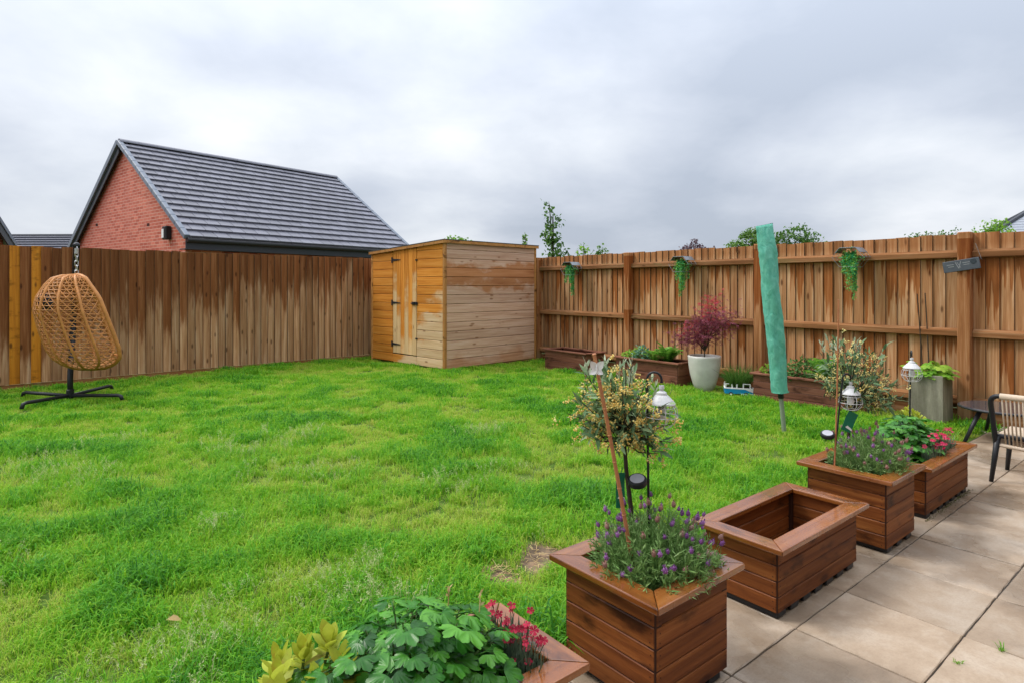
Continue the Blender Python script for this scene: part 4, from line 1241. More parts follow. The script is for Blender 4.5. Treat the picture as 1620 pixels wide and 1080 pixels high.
# ------------------------------------------------------------------ canes and butterfly
def cane(label, a, b, r, m=None):
    a = Vector(a); b = Vector(b)
    t = MB(); pts = []; rr = []
    n = 9
    for i in range(n):
        for (dq, rq) in ((0, 1.0), (.93, .95), (.96, 1.25), (.985, 1.0)):
            s = (i + dq) / n
            p = (b - a) * s; p.z += 0; pts.append(p + Vector((math.sin(s * 3) * .004, 0, 0))); rr.append(r * rq * (1.05 - .12 * s))
    t.tube(pts, rr, 8)
    return tag(part('bamboo_cane', t, m or MT['cane'], None, a, smooth=False), label, 'cane')
cane('thick leaning bamboo cane with a butterfly clip at its top', (0.427, 2.05, 0.30), (0.272, 2.0, 1.118), 0.0068)
cane('thin upright bamboo cane beside the wire lantern', (1.735, 3.235, 0.30), (1.74, 3.20, 1.27), 0.0042)
cane('thin dark cane standing in the concrete planter, left of two', (4.38, 6.40, 0.36), (4.29, 6.36, 1.26), 0.006, MT['bark'])
cane('thin dark cane standing in the concrete planter, right of two', (4.40, 6.33, 0.36), (4.36, 6.34, 1.27), 0.006, MT['bark'])
bt = thing('butterfly_clip', 'white butterfly clip on top of the leaning cane', 'ornament', (0.279, 1.985, 1.065))
for sg in (-1, 1):
    w = MB()
    v, f = oval_leaf(0.040, 0.026, .1, -.15, 5); 
    add_at(w, (v, f), orient((sg * .62, -.25, .85), (0, -1, .3)).to_matrix().to_4x4())
    v, f = oval_leaf(0.026, 0.02, .1, .1, 5)
    add_at(w, (v, f), orient((sg * .8, -.2, -.5), (0, -1, .2)).to_matrix().to_4x4())
    o = part('wing', w, MT['white'], bt)
part('body', MB().lathe([(.0005, -.016), (.003, -.01), (.0035, .004), (.003, .012), (.0006, .018)], 8), MT['white'], bt, (0, -.004, 0))

# ------------------------------------------------------------------ shepherd's hooks with wire lanterns
def lantern(label, loc, s=1.0, rz=0):
    t = thing('wire_lantern', label, 'lantern', loc, rz)    # loc = hanging point (top)
    M = MT['white_metal']
    part('cap', MB().lathe([(.001, 0), (.010, -.001), (.011, -.012), (.008, -.014), (.008, -.02), (.020, -.026), (.022, -.034), (.030, -.040), (.052, -.062), (.054, -.067), (.050, -.067), (.02, -.05)], 20), M, t, smooth=False)
    part('hanging_ring', MB().tube([(math.cos(a) * .007, 0, .006 + math.sin(a) * .007) for a in np.linspace(0, 2 * math.pi, 13)[:-1]], .0012, 5, closed=True), MT['black'], t)
    for k in range(8):
        a = 2 * math.pi * k / 8
        pts = [(math.cos(a) * r, math.sin(a) * r, z) for r, z in ((.046, -.066), (.060, -.085), (.064, -.105), (.058, -.128), (.040, -.146), (.03, -.15))]
        part('wire', MB().tube(pts, .0016, 5), M, t)
    for (r, z) in ((.063, -.112), (.052, -.078), (.031, -.149)):
        part('wire_hoop', MB().tube([(math.cos(a) * r, math.sin(a) * r, z) for a in np.linspace(0, 2 * math.pi, 25)[:-1]], .0016, 5, closed=True), M, t)
    part('bulb', MB().lathe([(.001, -.128), (.014, -.122), (.021, -.106), (.017, -.088), (.010, -.076), (.010, -.066)], 14), MT['bulb'], t, smooth=True)
    part('bulb_holder', MB().lathe([(.012, -.078), (.012, -.052)], 12), MT['blackpl'], t)
    t.scale = (s * .92, s * .92, s)
MT['bulb'] = simple('frosted_bulb', (0.72, 0.74, 0.76), 0.15)
def hook(label, base, top, side, hr=0.022, disc=None, r=0.0045):
    base = Vector(base); top = Vector(top); side = Vector(side).normalized()
    t = thing('shepherds_hook', label, 'garden hook', base)
    tt = top - base
    pts = [Vector((0, 0, 0)), tt * .5, tt - Vector((0, 0, hr))]
    c = tt - Vector((0, 0, hr)) + side * hr
    for a in np.linspace(math.pi, 0, 11)[1:]:
        pts.append(c + side * math.cos(a) * hr + Vector((0, 0, math.sin(a) * hr)))
    pts.append(pts[-1] - Vector((0, 0, .012)))
    part('pole', MB().tube(pts, r, 8), MT['black'], t, smooth=True)
    if disc is not None:
        d = Vector(disc) - base
        pp = tt * (d.z / tt.z)
        dd = part('solar_disc', MB().lathe([(.0335, -.012), (.0345, -.010), (.0345, .006), (.032, .009)], 22), MT['black'], t, d, (R(18), R(-10), 0))
        part('solar_cell', MB().lathe([(.026, .0), (.026, .0012)], 22), MT['cell'], dd, (0, 0, .0095))
        part('bracket', MB().tube([pp, d], .004, 6), MT['black'], t)
    return base + pts[-1]
MT['cell'] = simple('pale_solar_cell', (0.42, 0.42, 0.47), 0.2)
e = hook('black hook pole behind the near olive, with a solar disc', (0.500, 2.19, 0.31), (0.484, 2.15, 1.035), (1, -.3, 0), 0.025, (0.452, 2.165, 0.641))
lantern('white wire lantern half hidden by the near olive blossom', e - Vector((0, 0, .008)), 0.98)
e = hook('black hook pole with solar disc in the square planter by the long pink-flowered one', (1.737, 3.255, 0.31), (1.790, 3.25, 0.868), (1, .05, 0), 0.022, (1.700, 3.235, 0.545))
lantern('white wire lantern on a black hook above the lavender with faded heads', e - Vector((0, 0, .008)), 1.0)
e = hook('black hook pole seen edge-on in the planter beside the rope chair', (2.60, 3.93, 0.26), (2.59, 3.90, 0.925), (-.5, -1, 0), 0.022)
lantern('white wire lantern in front of the concrete planter', e - Vector((0, 0, .008)), 1.0)

# plant labels hanging from the olive trunks
def plant_label(label, loc, rz, tilt, w=.036, h=.10):
    t = thing('plant_label', label, 'label', loc, rz)
    b = MB(); n = 6; v = []
    for i in range(n + 1):
        z = -h * i / n; y = .004 * math.sin(i * .9)
        v += [(-w / 2, y, z), (w / 2, y + .002, z)]
    b.add(v, [(2 * i, 2 * i + 1, 2 * i + 3, 2 * i + 2) for i in range(n)])
    me = b.mesh('card')
    o = part('card', me, MT['greencard'], t, (0, 0, 0), (0, tilt, 0))
    md = o.modifiers.new('thickness', 'SOLIDIFY'); md.thickness = 0.001
    part('pale_corner', MB().add([(-.004, -.006, -.078), (w / 2 - .002, -.006, -.088), (w / 2 - .002, -.006, -.098), (-.012, -.006, -.090), (-.004, -.0055, -.078), (w / 2 - .002, -.0055, -.088), (w / 2 - .002, -.0055, -.098), (-.012, -.0055, -.090)], [(0, 3, 2, 1), (4, 5, 6, 7), (0, 1, 5, 4), (1, 2, 6, 5), (2, 3, 7, 6), (3, 0, 4, 7)]), MT['white'], o)
    part('tie', MB().tube([(.0, 0, 0), (.014, .02, .012), (.022, .035, .006)], .0012, 4), MT['greencard'], t)
plant_label('green plant label hanging on the near olive trunk behind the leaning cane', (0.394, 2.17, 0.668), 0.2, R(2), .034, .125)
plant_label('green plant label tilted on the far olive trunk below the lantern', (1.862, 3.27, 0.655), -0.1, R(24), .055, .11)

# ================================================================== FERNS AND FENCE-SIDE PLANTS
def frond(l, w, arch):
    mb = MB(); n = 15
    pts = []
    for i in range(n + 1):
        s = i / n
        pts.append(Vector((l * s * (1 - .12 * s), 0, arch * l * (math.sin(s * 2.3)) * .5)))
    mb.tube(pts, [0.002 * (1 - .8 * i / n) for i in range(n + 1)], 3, cap=False)
    for i in range(1, n):
        s = i / n
        ww = w * math.sin(math.pi * (.12 + .86 * s)) ** .8
        for sg in (-1, 1):
            d = Vector((.35, sg, -.18)).normalized(); p = pts[i]
            sd_ = Vector((1, 0, .1)) * l * .025
            mb.add([p - sd_, p + sd_, p + d * ww * .6 + sd_ * .9, p + d * ww, p + d * ww * .6 - sd_ * .5], [(0, 1, 2, 4), (4, 2, 3)])
    return mb.mesh('frond')
FR = [frond(0.26, 0.065, .9), frond(0.30, 0.075, .7), frond(0.22, 0.06, 1.1)]
def fern(label, base, n, sc=1.0, mat_=None):
    t = thing('fern', label, 'fern', base)
    for i in range(n):
        a = i * 2.4 + random.uniform(-.3, .3); el = random.uniform(.1, .9)
        o = part('frond', random.choice(FR), mat_ or MT['fern'], t, (math.cos(a) * .015, math.sin(a) * .015, 0), orient((math.cos(a), math.sin(a), math.tan(el) * .8), (-math.cos(a) * .3, -math.sin(a) * .3, 1)))
        o.scale = (sc * random.uniform(.75, 1.1),) * 3
def small_bush(name, label, cat, base, rx, ry, h, n, leaf, mat_, upb=.4, stems=True):
    t = thing(name, label, cat, base)
    fo = MB()
    for i in range(n):
        d = rdir(); d.z = abs(d.z)
        q = random.uniform(.45, 1) ** .6
        p = Vector((d.x * rx * q, d.y * ry * q, d.z * h * q + .01))
        ld = (Vector((d.x, d.y, .2)) + rdir() * .8).normalized()
        l = leaf * random.uniform(.7, 1.2)
        add_at(fo, oval_leaf(l, l * .55, .25, .2, 3), Matrix.Translation(p) @ orient(ld, Vector((0, 0, 1)) + rdir() * .7).to_matrix().to_4x4())
    o = part('foliage', fo, mat_, t); o['kind'] = 'stuff'
    st_ = MB()
    for k in range(7):
        a = k * .9
        st_.tube([(0, 0, -.01), (math.cos(a) * rx * .6, math.sin(a) * ry * .6, h * .7)], .003, 4)
    part('stems', st_, MT['stem'], t)
    return t
S = 0.262   # soil height in the fence-side planters
fern('bright fern filling the right end of the planter beside the white pot', fr(3.36, 0.42, S), 40, 1.15)
fern('second fern just left of the bright one beside the white pot', fr(3.62, 0.40, S), 22, .9, MT['fern'])
small_bush('leafy_plant', 'blue-green leafy plant in the middle of the planter left of the white pot', 'plant', fr(3.80, 0.46, S), .13, .11, .20, 150, .055, MT['blueleaf'])
small_bush('leafy_plant', 'lime leafy plant at the left end of the planter left of the white pot', 'plant', fr(4.02, 0.46, S), .15, .12, .12, 220, .042, MT['lime'])
small_bush('leafy_plant', 'yellow-green leafy plant between lime and blue-green plants in the fern planter', 'plant', fr(3.90, 0.36, S), .12, .10, .20, 150, .045, MT['lime'])
fern('fern arching over the rim right of the green dryer cover', fr(1.18, 0.44, S), 40, 1.2)
small_bush('leafy_plant', 'dark glossy bush just right of the green dryer cover', 'plant', fr(1.47, 0.38, S), .22, .17, .25, 380, .05, MT['darkleaf'])
small_bush('leafy_plant', 'lime sprig left of the green dryer cover', 'plant', fr(1.86, 0.44, S), .11, .09, .15, 120, .04, MT['lime'])

# ------------------------------------------------------------------ white pot with a purple maple
pot = thing('plant_pot', 'large white glazed pot with chips, holding a purple maple', 'pot', fr(2.72, 0.50, -0.03), .3)
m, nt = newmat('white_glaze_pot')
tcn = N(nt, 'ShaderNodeTexCoord')
nz = noise(nt, tcn.outputs['Object'], 3.0, 4, .6)
pc = ramp(nt, nz, [(.3, (0.50, 0.48, 0.43)), (.6, (0.68, 0.66, 0.615)), (.8, (0.76, 0.74, 0.70))])
vo = N(nt, 'ShaderNodeTexVoronoi', {'Vector': N(nt, 'ShaderNodeMapping', {'Vector': tcn.outputs['Object'], 'Scale': (7, 7, 5)}).outputs[0], 'Scale': 1.0, 'Randomness': 1.0})
kp = math_(nt, 'GREATER_THAN', N(nt, 'ShaderNodeSeparateColor', {0: vo.outputs['Color']}).outputs[0], .55)
ch = math_(nt, 'MULTIPLY', math_(nt, 'SUBTRACT', 1.0, sstep(nt, math_(nt, 'ADD', vo.outputs['Distance'], math_(nt, 'MULTIPLY', noise(nt, tcn.outputs['Object'], 40, 2), .08)), .08, .11)), kp)
pc = mixc(nt, ch, pc, (0.06, 0.055, 0.05))
MT['pot'] = finish(m, nt, pc, .5, .4, nz, .1, .004)
part('body', MB().lathe([(.09, 0), (.115, .012), (.150, .10), (.183, .22), (.203, .34), (.210, .43), (.212, .452), (.207, .462), (.192, .462), (.184, .452), (.180, .42), (.165, .405)], 40), MT['pot'], pot, smooth=True)
part('soil', MB().lathe([(.001, .41), (.09, .415), (.176, .408)], 24), MT['soil'], pot)
mp = thing('maple_tree', 'purple-leaved Japanese maple with red tips in the white pot', 'maple', fr(2.72, 0.50, 0.37))
wd = MB(); lfp = MB(); lfr = MB()
def palmate(s, lobes=5):
    v = [(0, 0, 0)]; f = []
    for k in range(lobes):
        a = (k - (lobes - 1) / 2) * .62
        l = s * (1 - .18 * abs(k - (lobes - 1) / 2))
        i = len(v)
        v += [(l * .5 * math.cos(a - .16), l * .5 * math.sin(a - .16), 0), (l * math.cos(a), l * math.sin(a), -.15 * s), (l * .5 * math.cos(a + .16), l * .5 * math.sin(a + .16), 0)]
        f.append((0, i, i + 1, i + 2))
    return v, f
# fence direction in plan gives the spread; branches (along fence, out, up)
bends = [(-.34, .02, .30, 0), (-.20, .06, .42, 0), (.05, .08, .50, 0), (.12, 0, .78, 1), (.32, .02, .62, 0), (.40, .05, .55, 0), (.18, .10, .60, 0), (-.12, -.08, .36, 0), (.0, .1, .28, 0), (.22, .05, .36, 0), (-.28, .05, .22, 0), (.10, -.06, .70, 1), (-.06, .05, .58, 0)]
Fx = -FRd; Fy = FRn
for (bx, by, bz, red) in bends:
    e = Fx * bx + Fy * by + Vector((0, 0, bz))
    m_ = Vector((0, 0, .16)) + e * .35
    wd.tube([(0, 0, -.01), (0.005, 0, .12), m_, e], [.010, .008, .005, .002], 5)
    for k in range(165):
        s = random.uniform(.4, 1.12)
        c = m_.lerp(e, (s - .3) / .7) + Vector((random.gauss(0, .10), random.gauss(0, .07), random.gauss(0, .045)))
        sz = random.uniform(.030, .055)
        tgt = lfr if ((red and random.random() < .5) or (bz > .6 and random.random() < .10) or (bx == -.20 and random.random() < .45)) else lfp
        add_at(tgt, palmate(sz), Matrix.Translation(c) @ orient((rdir() + Vector((0, 0, -.25))).normalized(), Vector((0, 0, 1)) + rdir() * .5).to_matrix().to_4x4())
part('trunk', wd, MT['bark'], mp)
o = part('crown', lfp, MT['acer'], mp); o['kind'] = 'stuff'
o = part('red_tips', lfr, MT['acer_red'], mp); o['kind'] = 'stuff'

# ------------------------------------------------------------------ van-shaped planter with fine grass
vp = thing('van_planter', 'blue and white ceramic planter shaped like a camper van', 'planter', (2.82, 7.47, -0.012), R(-14))
def extr(poly, y0, y1):
    n = len(poly)
    return MB().add([(x, y0, z) for x, z in poly] + [(x, y1, z) for x, z in poly], [tuple(range(n))] + [tuple(range(2 * n - 1, n - 1, -1))] + [(i, n + i, n + (i + 1) % n, (i + 1) % n) for i in range(n)])
part('lower_body', bevel_mesh(extr([(-.17, .03), (.155, .03), (.168, .05), (.168, .085), (-.172, .095)], -.075, .075).mesh('lower_body'), .006, 2), MT['blue'], vp)
part('waist_band', bevel_mesh(extr([(-.174, .094), (.172, .084), (.166, .103), (-.170, .108)], -.078, .078).mesh('waist_band'), .003), MT['white'], vp)
for x in (-.160, -.085, -.03, .045, .125):
    for y in (-.07, .07):
        part('window_pillar', bevel_mesh(MB().box(x - .008, x + .008, y - .005, y + .005, .103, .150).mesh('window_pillar'), .002), MT['white'], vp)
for y in (-.07, .07):
    part('roof_rail', bbox(.04, .13, y - .006, y + .006, .148, .158, .002), MT['white'], vp)
    part('rear_rail', bbox(-.168, -.12, y - .006, y + .006, .148, .156, .002), MT['white'], vp)
vfp = MB().add([(.171, -.07, .10), (.171, .07, .10), (.176, 0.0, .04), (.165, -.07, .10), (.165, .07, .10), (.165, 0, .04)], [(0, 2, 1), (3, 4, 5), (0, 1, 4, 3), (1, 2, 5, 4), (2, 0, 3, 5)])
part('front_panel', vfp, MT['white'], vp)
part('side_swoosh', MB().add([(.06, -.0775, .09), (.166, -.0775, .085), (.166, -.0775, .045), (.135, -.0775, .06), (.06, -.0765, .09), (.166, -.0765, .085), (.166, -.0765, .045), (.135, -.0765, .06)], [(0, 3, 2, 1), (4, 5, 6, 7), (0, 1, 5, 4), (1, 2, 6, 5), (2, 3, 7, 6), (3, 0, 4, 7)]), MT['white'], vp)
part('bumper', bbox(.02, .185, -.084, .084, .022, .036, .004), MT['white'], vp)
for x in (-.10, .075):
    for y in (-.072, .072):
        w = part('wheel', MB().lathe([(.018, -.012), (.027, -.010), (.027, .010), (.018, .012)], 16), MT['black'], vp, (x, y, .026), (R(90), 0, 0))
        part('hubcap', MB().lathe([(.012, 0), (.008, .003)], 12), MT['white'], w, (0, 0, .0125 if y < 0 else -.0155))
for y in (-.05, .05):
    part('headlight', MB().lathe([(.012, 0), (.011, .004), (.004, .006)], 12), MT['chrome'], vp, (.171, y, .066), (0, R(90), 0))
part('soil', bbox(-.155, .15, -.065, .065, .09, .112, 0), MT['soil'], vp)
tg = thing('ornamental_grass', 'fine green grass tuft growing in the van-shaped planter', 'plant', (2.82, 7.47, .10))
fg = MB()
for i in range(700):
    a = random.random() * 6.28; q = random.random() ** .5
    b = Vector((math.cos(a) * .13 * q, math.sin(a) * .05 * q, 0))
    l = random.uniform(.12, .34)
    tip = b + Vector((math.cos(a) * .13 * q + random.gauss(0, .05), math.sin(a) * .08 * q + random.gauss(0, .04), l * random.uniform(.6, 1)))
    m_ = b.lerp(tip, .5) + Vector((0, 0, l * .12))
    s = rdir().cross(Vector((0, 0, 1))).normalized() * .0022
    fg.add([b - s, b + s, m_ + s, m_ - s, tip], [(0, 1, 2, 3), (3, 2, 4)])
o = part('blades', fg, MT['finegrass'], tg); o['kind'] = 'stuff'

# ------------------------------------------------------------------ tall concrete planter with lime geranium
cp = thing('concrete_planter', 'tall mossy square concrete planter with lime-green leaves', 'planter', fr(0.22, 0.32, -0.03), math.atan2(-FRd.y, -FRd.x))
m, nt = newmat('mossy_concrete')
tcn = N(nt, 'ShaderNodeTexCoord')
co = N(nt, 'ShaderNodeMapping', {'Vector': tcn.outputs['Object'], 'Scale': (9, 9, 1.6)}).outputs[0]
n1_ = noise(nt, co, 1.0, 5, .65); n2_ = noise(nt, tcn.outputs['Object'], 50, 4, .6)
pc = ramp(nt, n1_, [(.3, (0.10, 0.095, 0.06)), (.48, (0.20, 0.185, 0.135)), (.62, (0.30, 0.28, 0.21)), (.75, (0.46, 0.43, 0.34))])
MT['concrete'] = finish(m, nt, mixc(nt, math_(nt, 'MULTIPLY', n2_, .4), pc, (0.12, 0.11, 0.08)), .85, .25, n2_, .4, .006)
cw = 0.15
cb = MB(); rings = [(cw * .98, 0), (cw, .02), (cw * .97, .485), (cw * .97 - .004, .492), (cw * .75, .492), (cw * .75, .455)]
vv = []
for (r, z) in rings: vv += [(-r, -r, z), (r, -r, z), (r, r, z), (-r, r, z)]
cb.add(vv, [(i * 4 + k, i * 4 + (k + 1) % 4, i * 4 + 4 + (k + 1) % 4, i * 4 + 4 + k) for i in range(5) for k in range(4)] + [(3, 2, 1, 0), (20, 21, 22, 23)])
part('body', cb, MT['concrete'], cp)
part('soil', bbox(-.112, .112, -.112, .112, .43, .46, 0), MT['soil'], cp)
gp = thing('geranium_plant', 'lime-green lobed leaves on top of the concrete planter', 'plant', fr(0.22, 0.32, .42))
GL = []
for s in (.055, .07):
    v, f = lobed_fan(s, -2.3, 2.3, 5, .35, 25, .1, (0, 0), .3)
    GL.append(MB().add(v, f).mesh('leaf', True))
st_ = MB()
for i in range(46):
    k = (i + .5) / 46; ph = math.acos(1 - k); th = i * 2.4
    d = Vector((math.sin(ph) * math.cos(th), math.sin(ph) * math.sin(th), math.cos(ph)))
    p = Vector((d.x * .18, d.y * .15, d.z * .13 + .03)) * random.uniform(.7, 1.1) + (Fx * .03)
    o = part('leaf', random.choice(GL), MT['lime'], gp, p, orient((d.x + .01, d.y, -.2), d + Vector((0, 0, 1))))
    st_.tube([(0, 0, 0), tuple(p)], .0025, 4)
for (ox, oz) in ((-.22, .10), (-.16, .15)):
    p = Fx * ox + Vector((0, 0, oz)); st_.tube([(0, 0, 0), tuple(p)], .002, 4)
    part('leaf', GL[0], MT['lime'], gp, p, orient((-.8, -.5, -.1), (0, -.3, 1)))
part('stems', st_, MT['stem'], gp)

# ------------------------------------------------------------------ rotary dryer under its green cover
rd = thing('rotary_dryer', 'closed rotary clothes dryer leaning under a jade green cover', 'clothes dryer', (2.522, 5.56, -0.02))
rd.rotation_euler = (0, R(-5.4), 0)
m, nt = newmat('jade_fabric')
tcn = N(nt, 'ShaderNodeTexCoord')
n1_ = noise(nt, N(nt, 'ShaderNodeMapping', {'Vector': tcn.outputs['Object'], 'Scale': (9, 9, 6)}).outputs[0], 2.2, 4, .6, 1.0)
fc = ramp(nt, n1_, [(.3, (0.08, 0.34, 0.25)), (.5, (0.12, 0.42, 0.315)), (.7, (0.17, 0.49, 0.38))])
MT['jade'] = finish(m, nt, fc, .75, .25, n1_, .55, .012)
part('pole', MB().lathe([(.020, 0), (.020, .40), (.018, .41)], 14), simple('grey_green_pole', (0.23, 0.27, 0.20), .5), rd, smooth=False)
part('collar', MB().lathe([(.024, .33), (.026, .335), (.026, .41), (.022, .415)], 16), MT['black'], rd)
cvb = MB(); ns, nz_ = 48, 60
vv = []
for j in range(nz_ + 1):
    s = j / nz_; z = .385 + 1.55 * s
    for k in range(ns):
        a = 2 * math.pi * k / ns
        r = .066 + .012 * math.sin(s * 2.6 + .3) + .008 * mnoise.noise(Vector((math.cos(a) * 1.6, math.sin(a) * 1.6, s * 9))) + .0055 * math.sin(a * 3 + s * 11 + 2 * mnoise.noise(Vector((s * 6, 0, 1)))) + .0055 * mnoise.noise(Vector((math.cos(a) * 3, math.sin(a) * 3, s * 26)))
        r += .0065 * (abs(math.sin(2.5 * a + 1.2 * math.sin(s * 7))) ** .5 - .6) * (.4 + .6 * abs(math.sin(s * 4.5)))
        if s > .93: r *= 1 - (s - .93) * .3
        fl_ = 1 if s < .85 else 1 - (s - .85) * 4.2      # pinched flat seam at the top
        vv.append((r * math.cos(a) * (1.08 if s > .8 else 1), r * math.sin(a) * max(fl_, .12), z + (.006 * math.cos(a) if j == nz_ else 0)))
cvb.add(vv, [(j * ns + k, j * ns + (k + 1) % ns, (j + 1) * ns + (k + 1) % ns, (j + 1) * ns + k) for j in range(nz_) for k in range(ns)] + [tuple(nz_ * ns + k for k in range(ns))])
cvo = part('cover', cvb, MT['jade'], rd, smooth=True)
part('hem', MB().tube([(math.cos(a) * .0715, math.sin(a) * .0715, .388) for a in np.linspace(0, 2 * math.pi, 25)[:-1]], .003, 5, closed=True), MT['jade'], cvo)
part('top_seam', MB().tube([(-.075, 0, 1.927), (0, 0, 1.934), (.075, 0, 1.943)], .004, 6), simple('dark_jade_seam', (0.02, 0.09, 0.075), .7), cvo)

# ------------------------------------------------------------------ hanging baskets on the fence
def basket(label, plabel, along, z, s=1.0):
    t = thing('hanging_basket', label, 'hanging basket', fr(along, 0.085, z), math.atan2(-FRd.y, -FRd.x))
    # local x along the fence towards camera, local -y towards the lawn
    w, d = .13 * s, .20 * s
    part('top_plate', bevel_mesh(extr([(-.085 * s, 0), (.085 * s, 0), (.085 * s, .008), (-.085 * s, .008)], -d, 0).mesh('top_plate'), .002), MT['grey_metal'], t)
    for sg in (-1, 1):
        M = Matrix.Translation((sg * .085 * s, 0, .002)) @ Matrix.Rotation(sg * R(48), 4, 'Y')
        part('side_plate', MB().box(0 if sg > 0 else -.07 * s, .07 * s if sg > 0 else 0, -d, 0, 0, .006, M), MT['grey_metal'], t)
    for y in (-.004, -d * .5, -d):
        wr = MB(); pts = [(math.sin(a) * .165 * s, y, -.10 * s + math.cos(a) * .125 * s) for a in [q * math.pi / 3 + math.pi / 6 for q in range(6)]]
        wr.tube(pts, .0022, 4, closed=True)
        part('wire_frame', wr, MT['grey_metal'], t)
    wr = MB()
    for q in range(6):
        a = q * math.pi / 3 + math.pi / 6
        wr.tube([(math.sin(a) * .165 * s, -.004, -.10 * s + math.cos(a) * .125 * s), (math.sin(a) * .165 * s, -d, -.10 * s + math.cos(a) * .125 * s)], .002, 4)
    part('cross_wires', wr, MT['grey_metal'], t)
    p = thing('trailing_plant', plabel, 'plant', fr(along, 0.19, z - .02), math.atan2(-FRd.y, -FRd.x))
    fo = MB(); st2 = MB()
    for k in range(16):
        x0 = random.uniform(-.07, .05); y0 = random.uniform(-.05, .05)
        L = random.choice([.16, .2, .24, .26, .3, .42, .52]) * s
        if L > .3: x0 = random.uniform(-.0, .035)
        pts = []
        for j in range(9):
            q = j / 8
            pts.append(Vector((x0 * (1 + .5 * min(q * 2, 1)) + random.uniform(-.008, .008), y0 * (1 + q) - .02 * q, -.03 - L * q * .98 + .03 * math.sin(min(q * 5, 3.1)))))
        st2.tube(pts, .0012, 3, cap=False)
        for j in range(int(170 * L / .3)):
            q = random.random() * 8; i = min(int(q), 7)
            c = pts[i].lerp(pts[i + 1], q - i) + rdir() * .016
            l = random.uniform(.013, .026)
            add_at(fo, oval_leaf(l, l * .65, .2, .2, 2), Matrix.Translation(c) @ orient(rdir(-.3), rdir(.4)).to_matrix().to_4x4())
    for j in range(420):
        c = Vector((random.gauss(0, .052), random.gauss(0, .04), random.gauss(-.09, .04)))
        l = random.uniform(.016, .032)
        add_at(fo, oval_leaf(l, l * .65, .2, .2, 2), Matrix.Translation(c) @ orient(rdir(), rdir(.4)).to_matrix().to_4x4())
    part('stems', st2, MT['stem'], p)
    o = part('foliage', fo, MT['basket'], p); o['kind'] = 'stuff'
basket('grey hexagonal basket frame on the fence nearest the shed', 'green trailing plant in the basket nearest the shed', 5.56, 1.742)
basket('grey hexagonal basket frame above the purple maple', 'green trailing plant in the basket above the purple maple', 3.29, 1.752)
basket('grey hexagonal basket frame right of the green dryer cover', 'green trailing plant in the basket right of the dryer cover', 1.03, 1.765)

# ------------------------------------------------------------------ slate sign on the nearest post
sg_ = thing('slate_sign', 'small tilted dark slate sign with faint print on the fence post', 'sign', fr(0.0, 0.113, 1.555), math.atan2(-FRd.y, -FRd.x))
bd = part('board', bbox(-.155, .155, -.016, -.004, -.062, .05, .004), MT['slate'], sg_, (-.015, 0, 0), (0, R(-9), 0))
lt = MB()
def bar(x0, z0, x1, z1, w=.004):
    d = Vector((x1 - x0, 0, z1 - z0)); n_ = Vector((-d.z, 0, d.x)).normalized() * w / 2
    a, b = Vector((x0, -.0175, z0)), Vector((x1, -.0175, z1)); h_ = Vector((0, .0012, 0))
    lt.add([a - n_, b - n_, b + n_, a + n_, a - n_ + h_, b - n_ + h_, b + n_ + h_, a + n_ + h_], [(0, 1, 2, 3), (7, 6, 5, 4), (0, 4, 5, 1), (1, 5, 6, 2), (2, 6, 7, 3), (3, 7, 4, 0)])
bar(-.045, .035, -.022, -.035, .006); bar(.002, .035, -.022, -.035, .006); bar(-.03, .03, -.005, -.03, .004)
for (a, b, z) in ((-.12, -.06, .012), (-.11, -.06, -.008), (.015, .075, .016), (.02, .07, -.004)):
    bar(a, z, b, z, .006)
part('faint_print', lt, MT['chalk'], bd)
part('round_motif', MB().lathe([(.026, 0), (.024, .003)], 18), simple('dark_slate_motif', (0.035, 0.045, 0.055), .6), bd, (.105, -.0165, .018), (R(90), 0, 0))
part('cord', MB().tube([(.15, -.01, .05), (.10, .0, .21)], .0015, 4), MT['chalk'], sg_)

# ================================================================== HANGING EGG CHAIR
EB = Vector((-5.26, 7.15, -0.015))
ang = math.atan2(.62, .78)
stand = thing('chair_stand', 'black curved metal stand with cross feet in front of the left fence', 'stand', EB, ang)
def W2L(p):  # world offset to stand-local
    q = Vector(p) - EB; q.rotate(Quaternion((0, 0, 1), -ang)); return q
for (ex, ey) in ((-5.36, 6.56), (-4.58, 7.06), (-5.18, 7.78), (-5.93, 7.27)):
    e = W2L((ex, ey, 0)); e.z = .02
    d = e.normalized()
    part('foot', MB().tube([(0, 0, .06), d * (e.length - .06) + Vector((0, 0, .06)), d * (e.length - .02) + Vector((0, 0, .05)), e], .021, 8), MT['black'], stand, smooth=True)
back = W2L((-5.26 - .30, 7.15 + .42, 0)).normalized()    # away from the camera
pts = [Vector((0, 0, .03)), Vector((0, 0, .30))]
for s in np.linspace(.15, 1, 12):
    pts.append(back * (.40 * math.sin(math.pi * s ** .9)) + Vector((0, 0, .30 + 1.55 * s)) + Vector((.06, -.02, 0)) * s)
pts.append(pts[-1] - back * .05 + Vector((0, 0, -.02)))
part('curved_pole', MB().tube(pts, [.031] * 3 + [.036] * (len(pts) - 3), 10), MT['black'], stand, smooth=True)
part('socket', MB().lathe([(.038, .03), (.040, .04), (.040, .13), (.034, .135)], 14), MT['black'], stand)
tip = pts[-1]

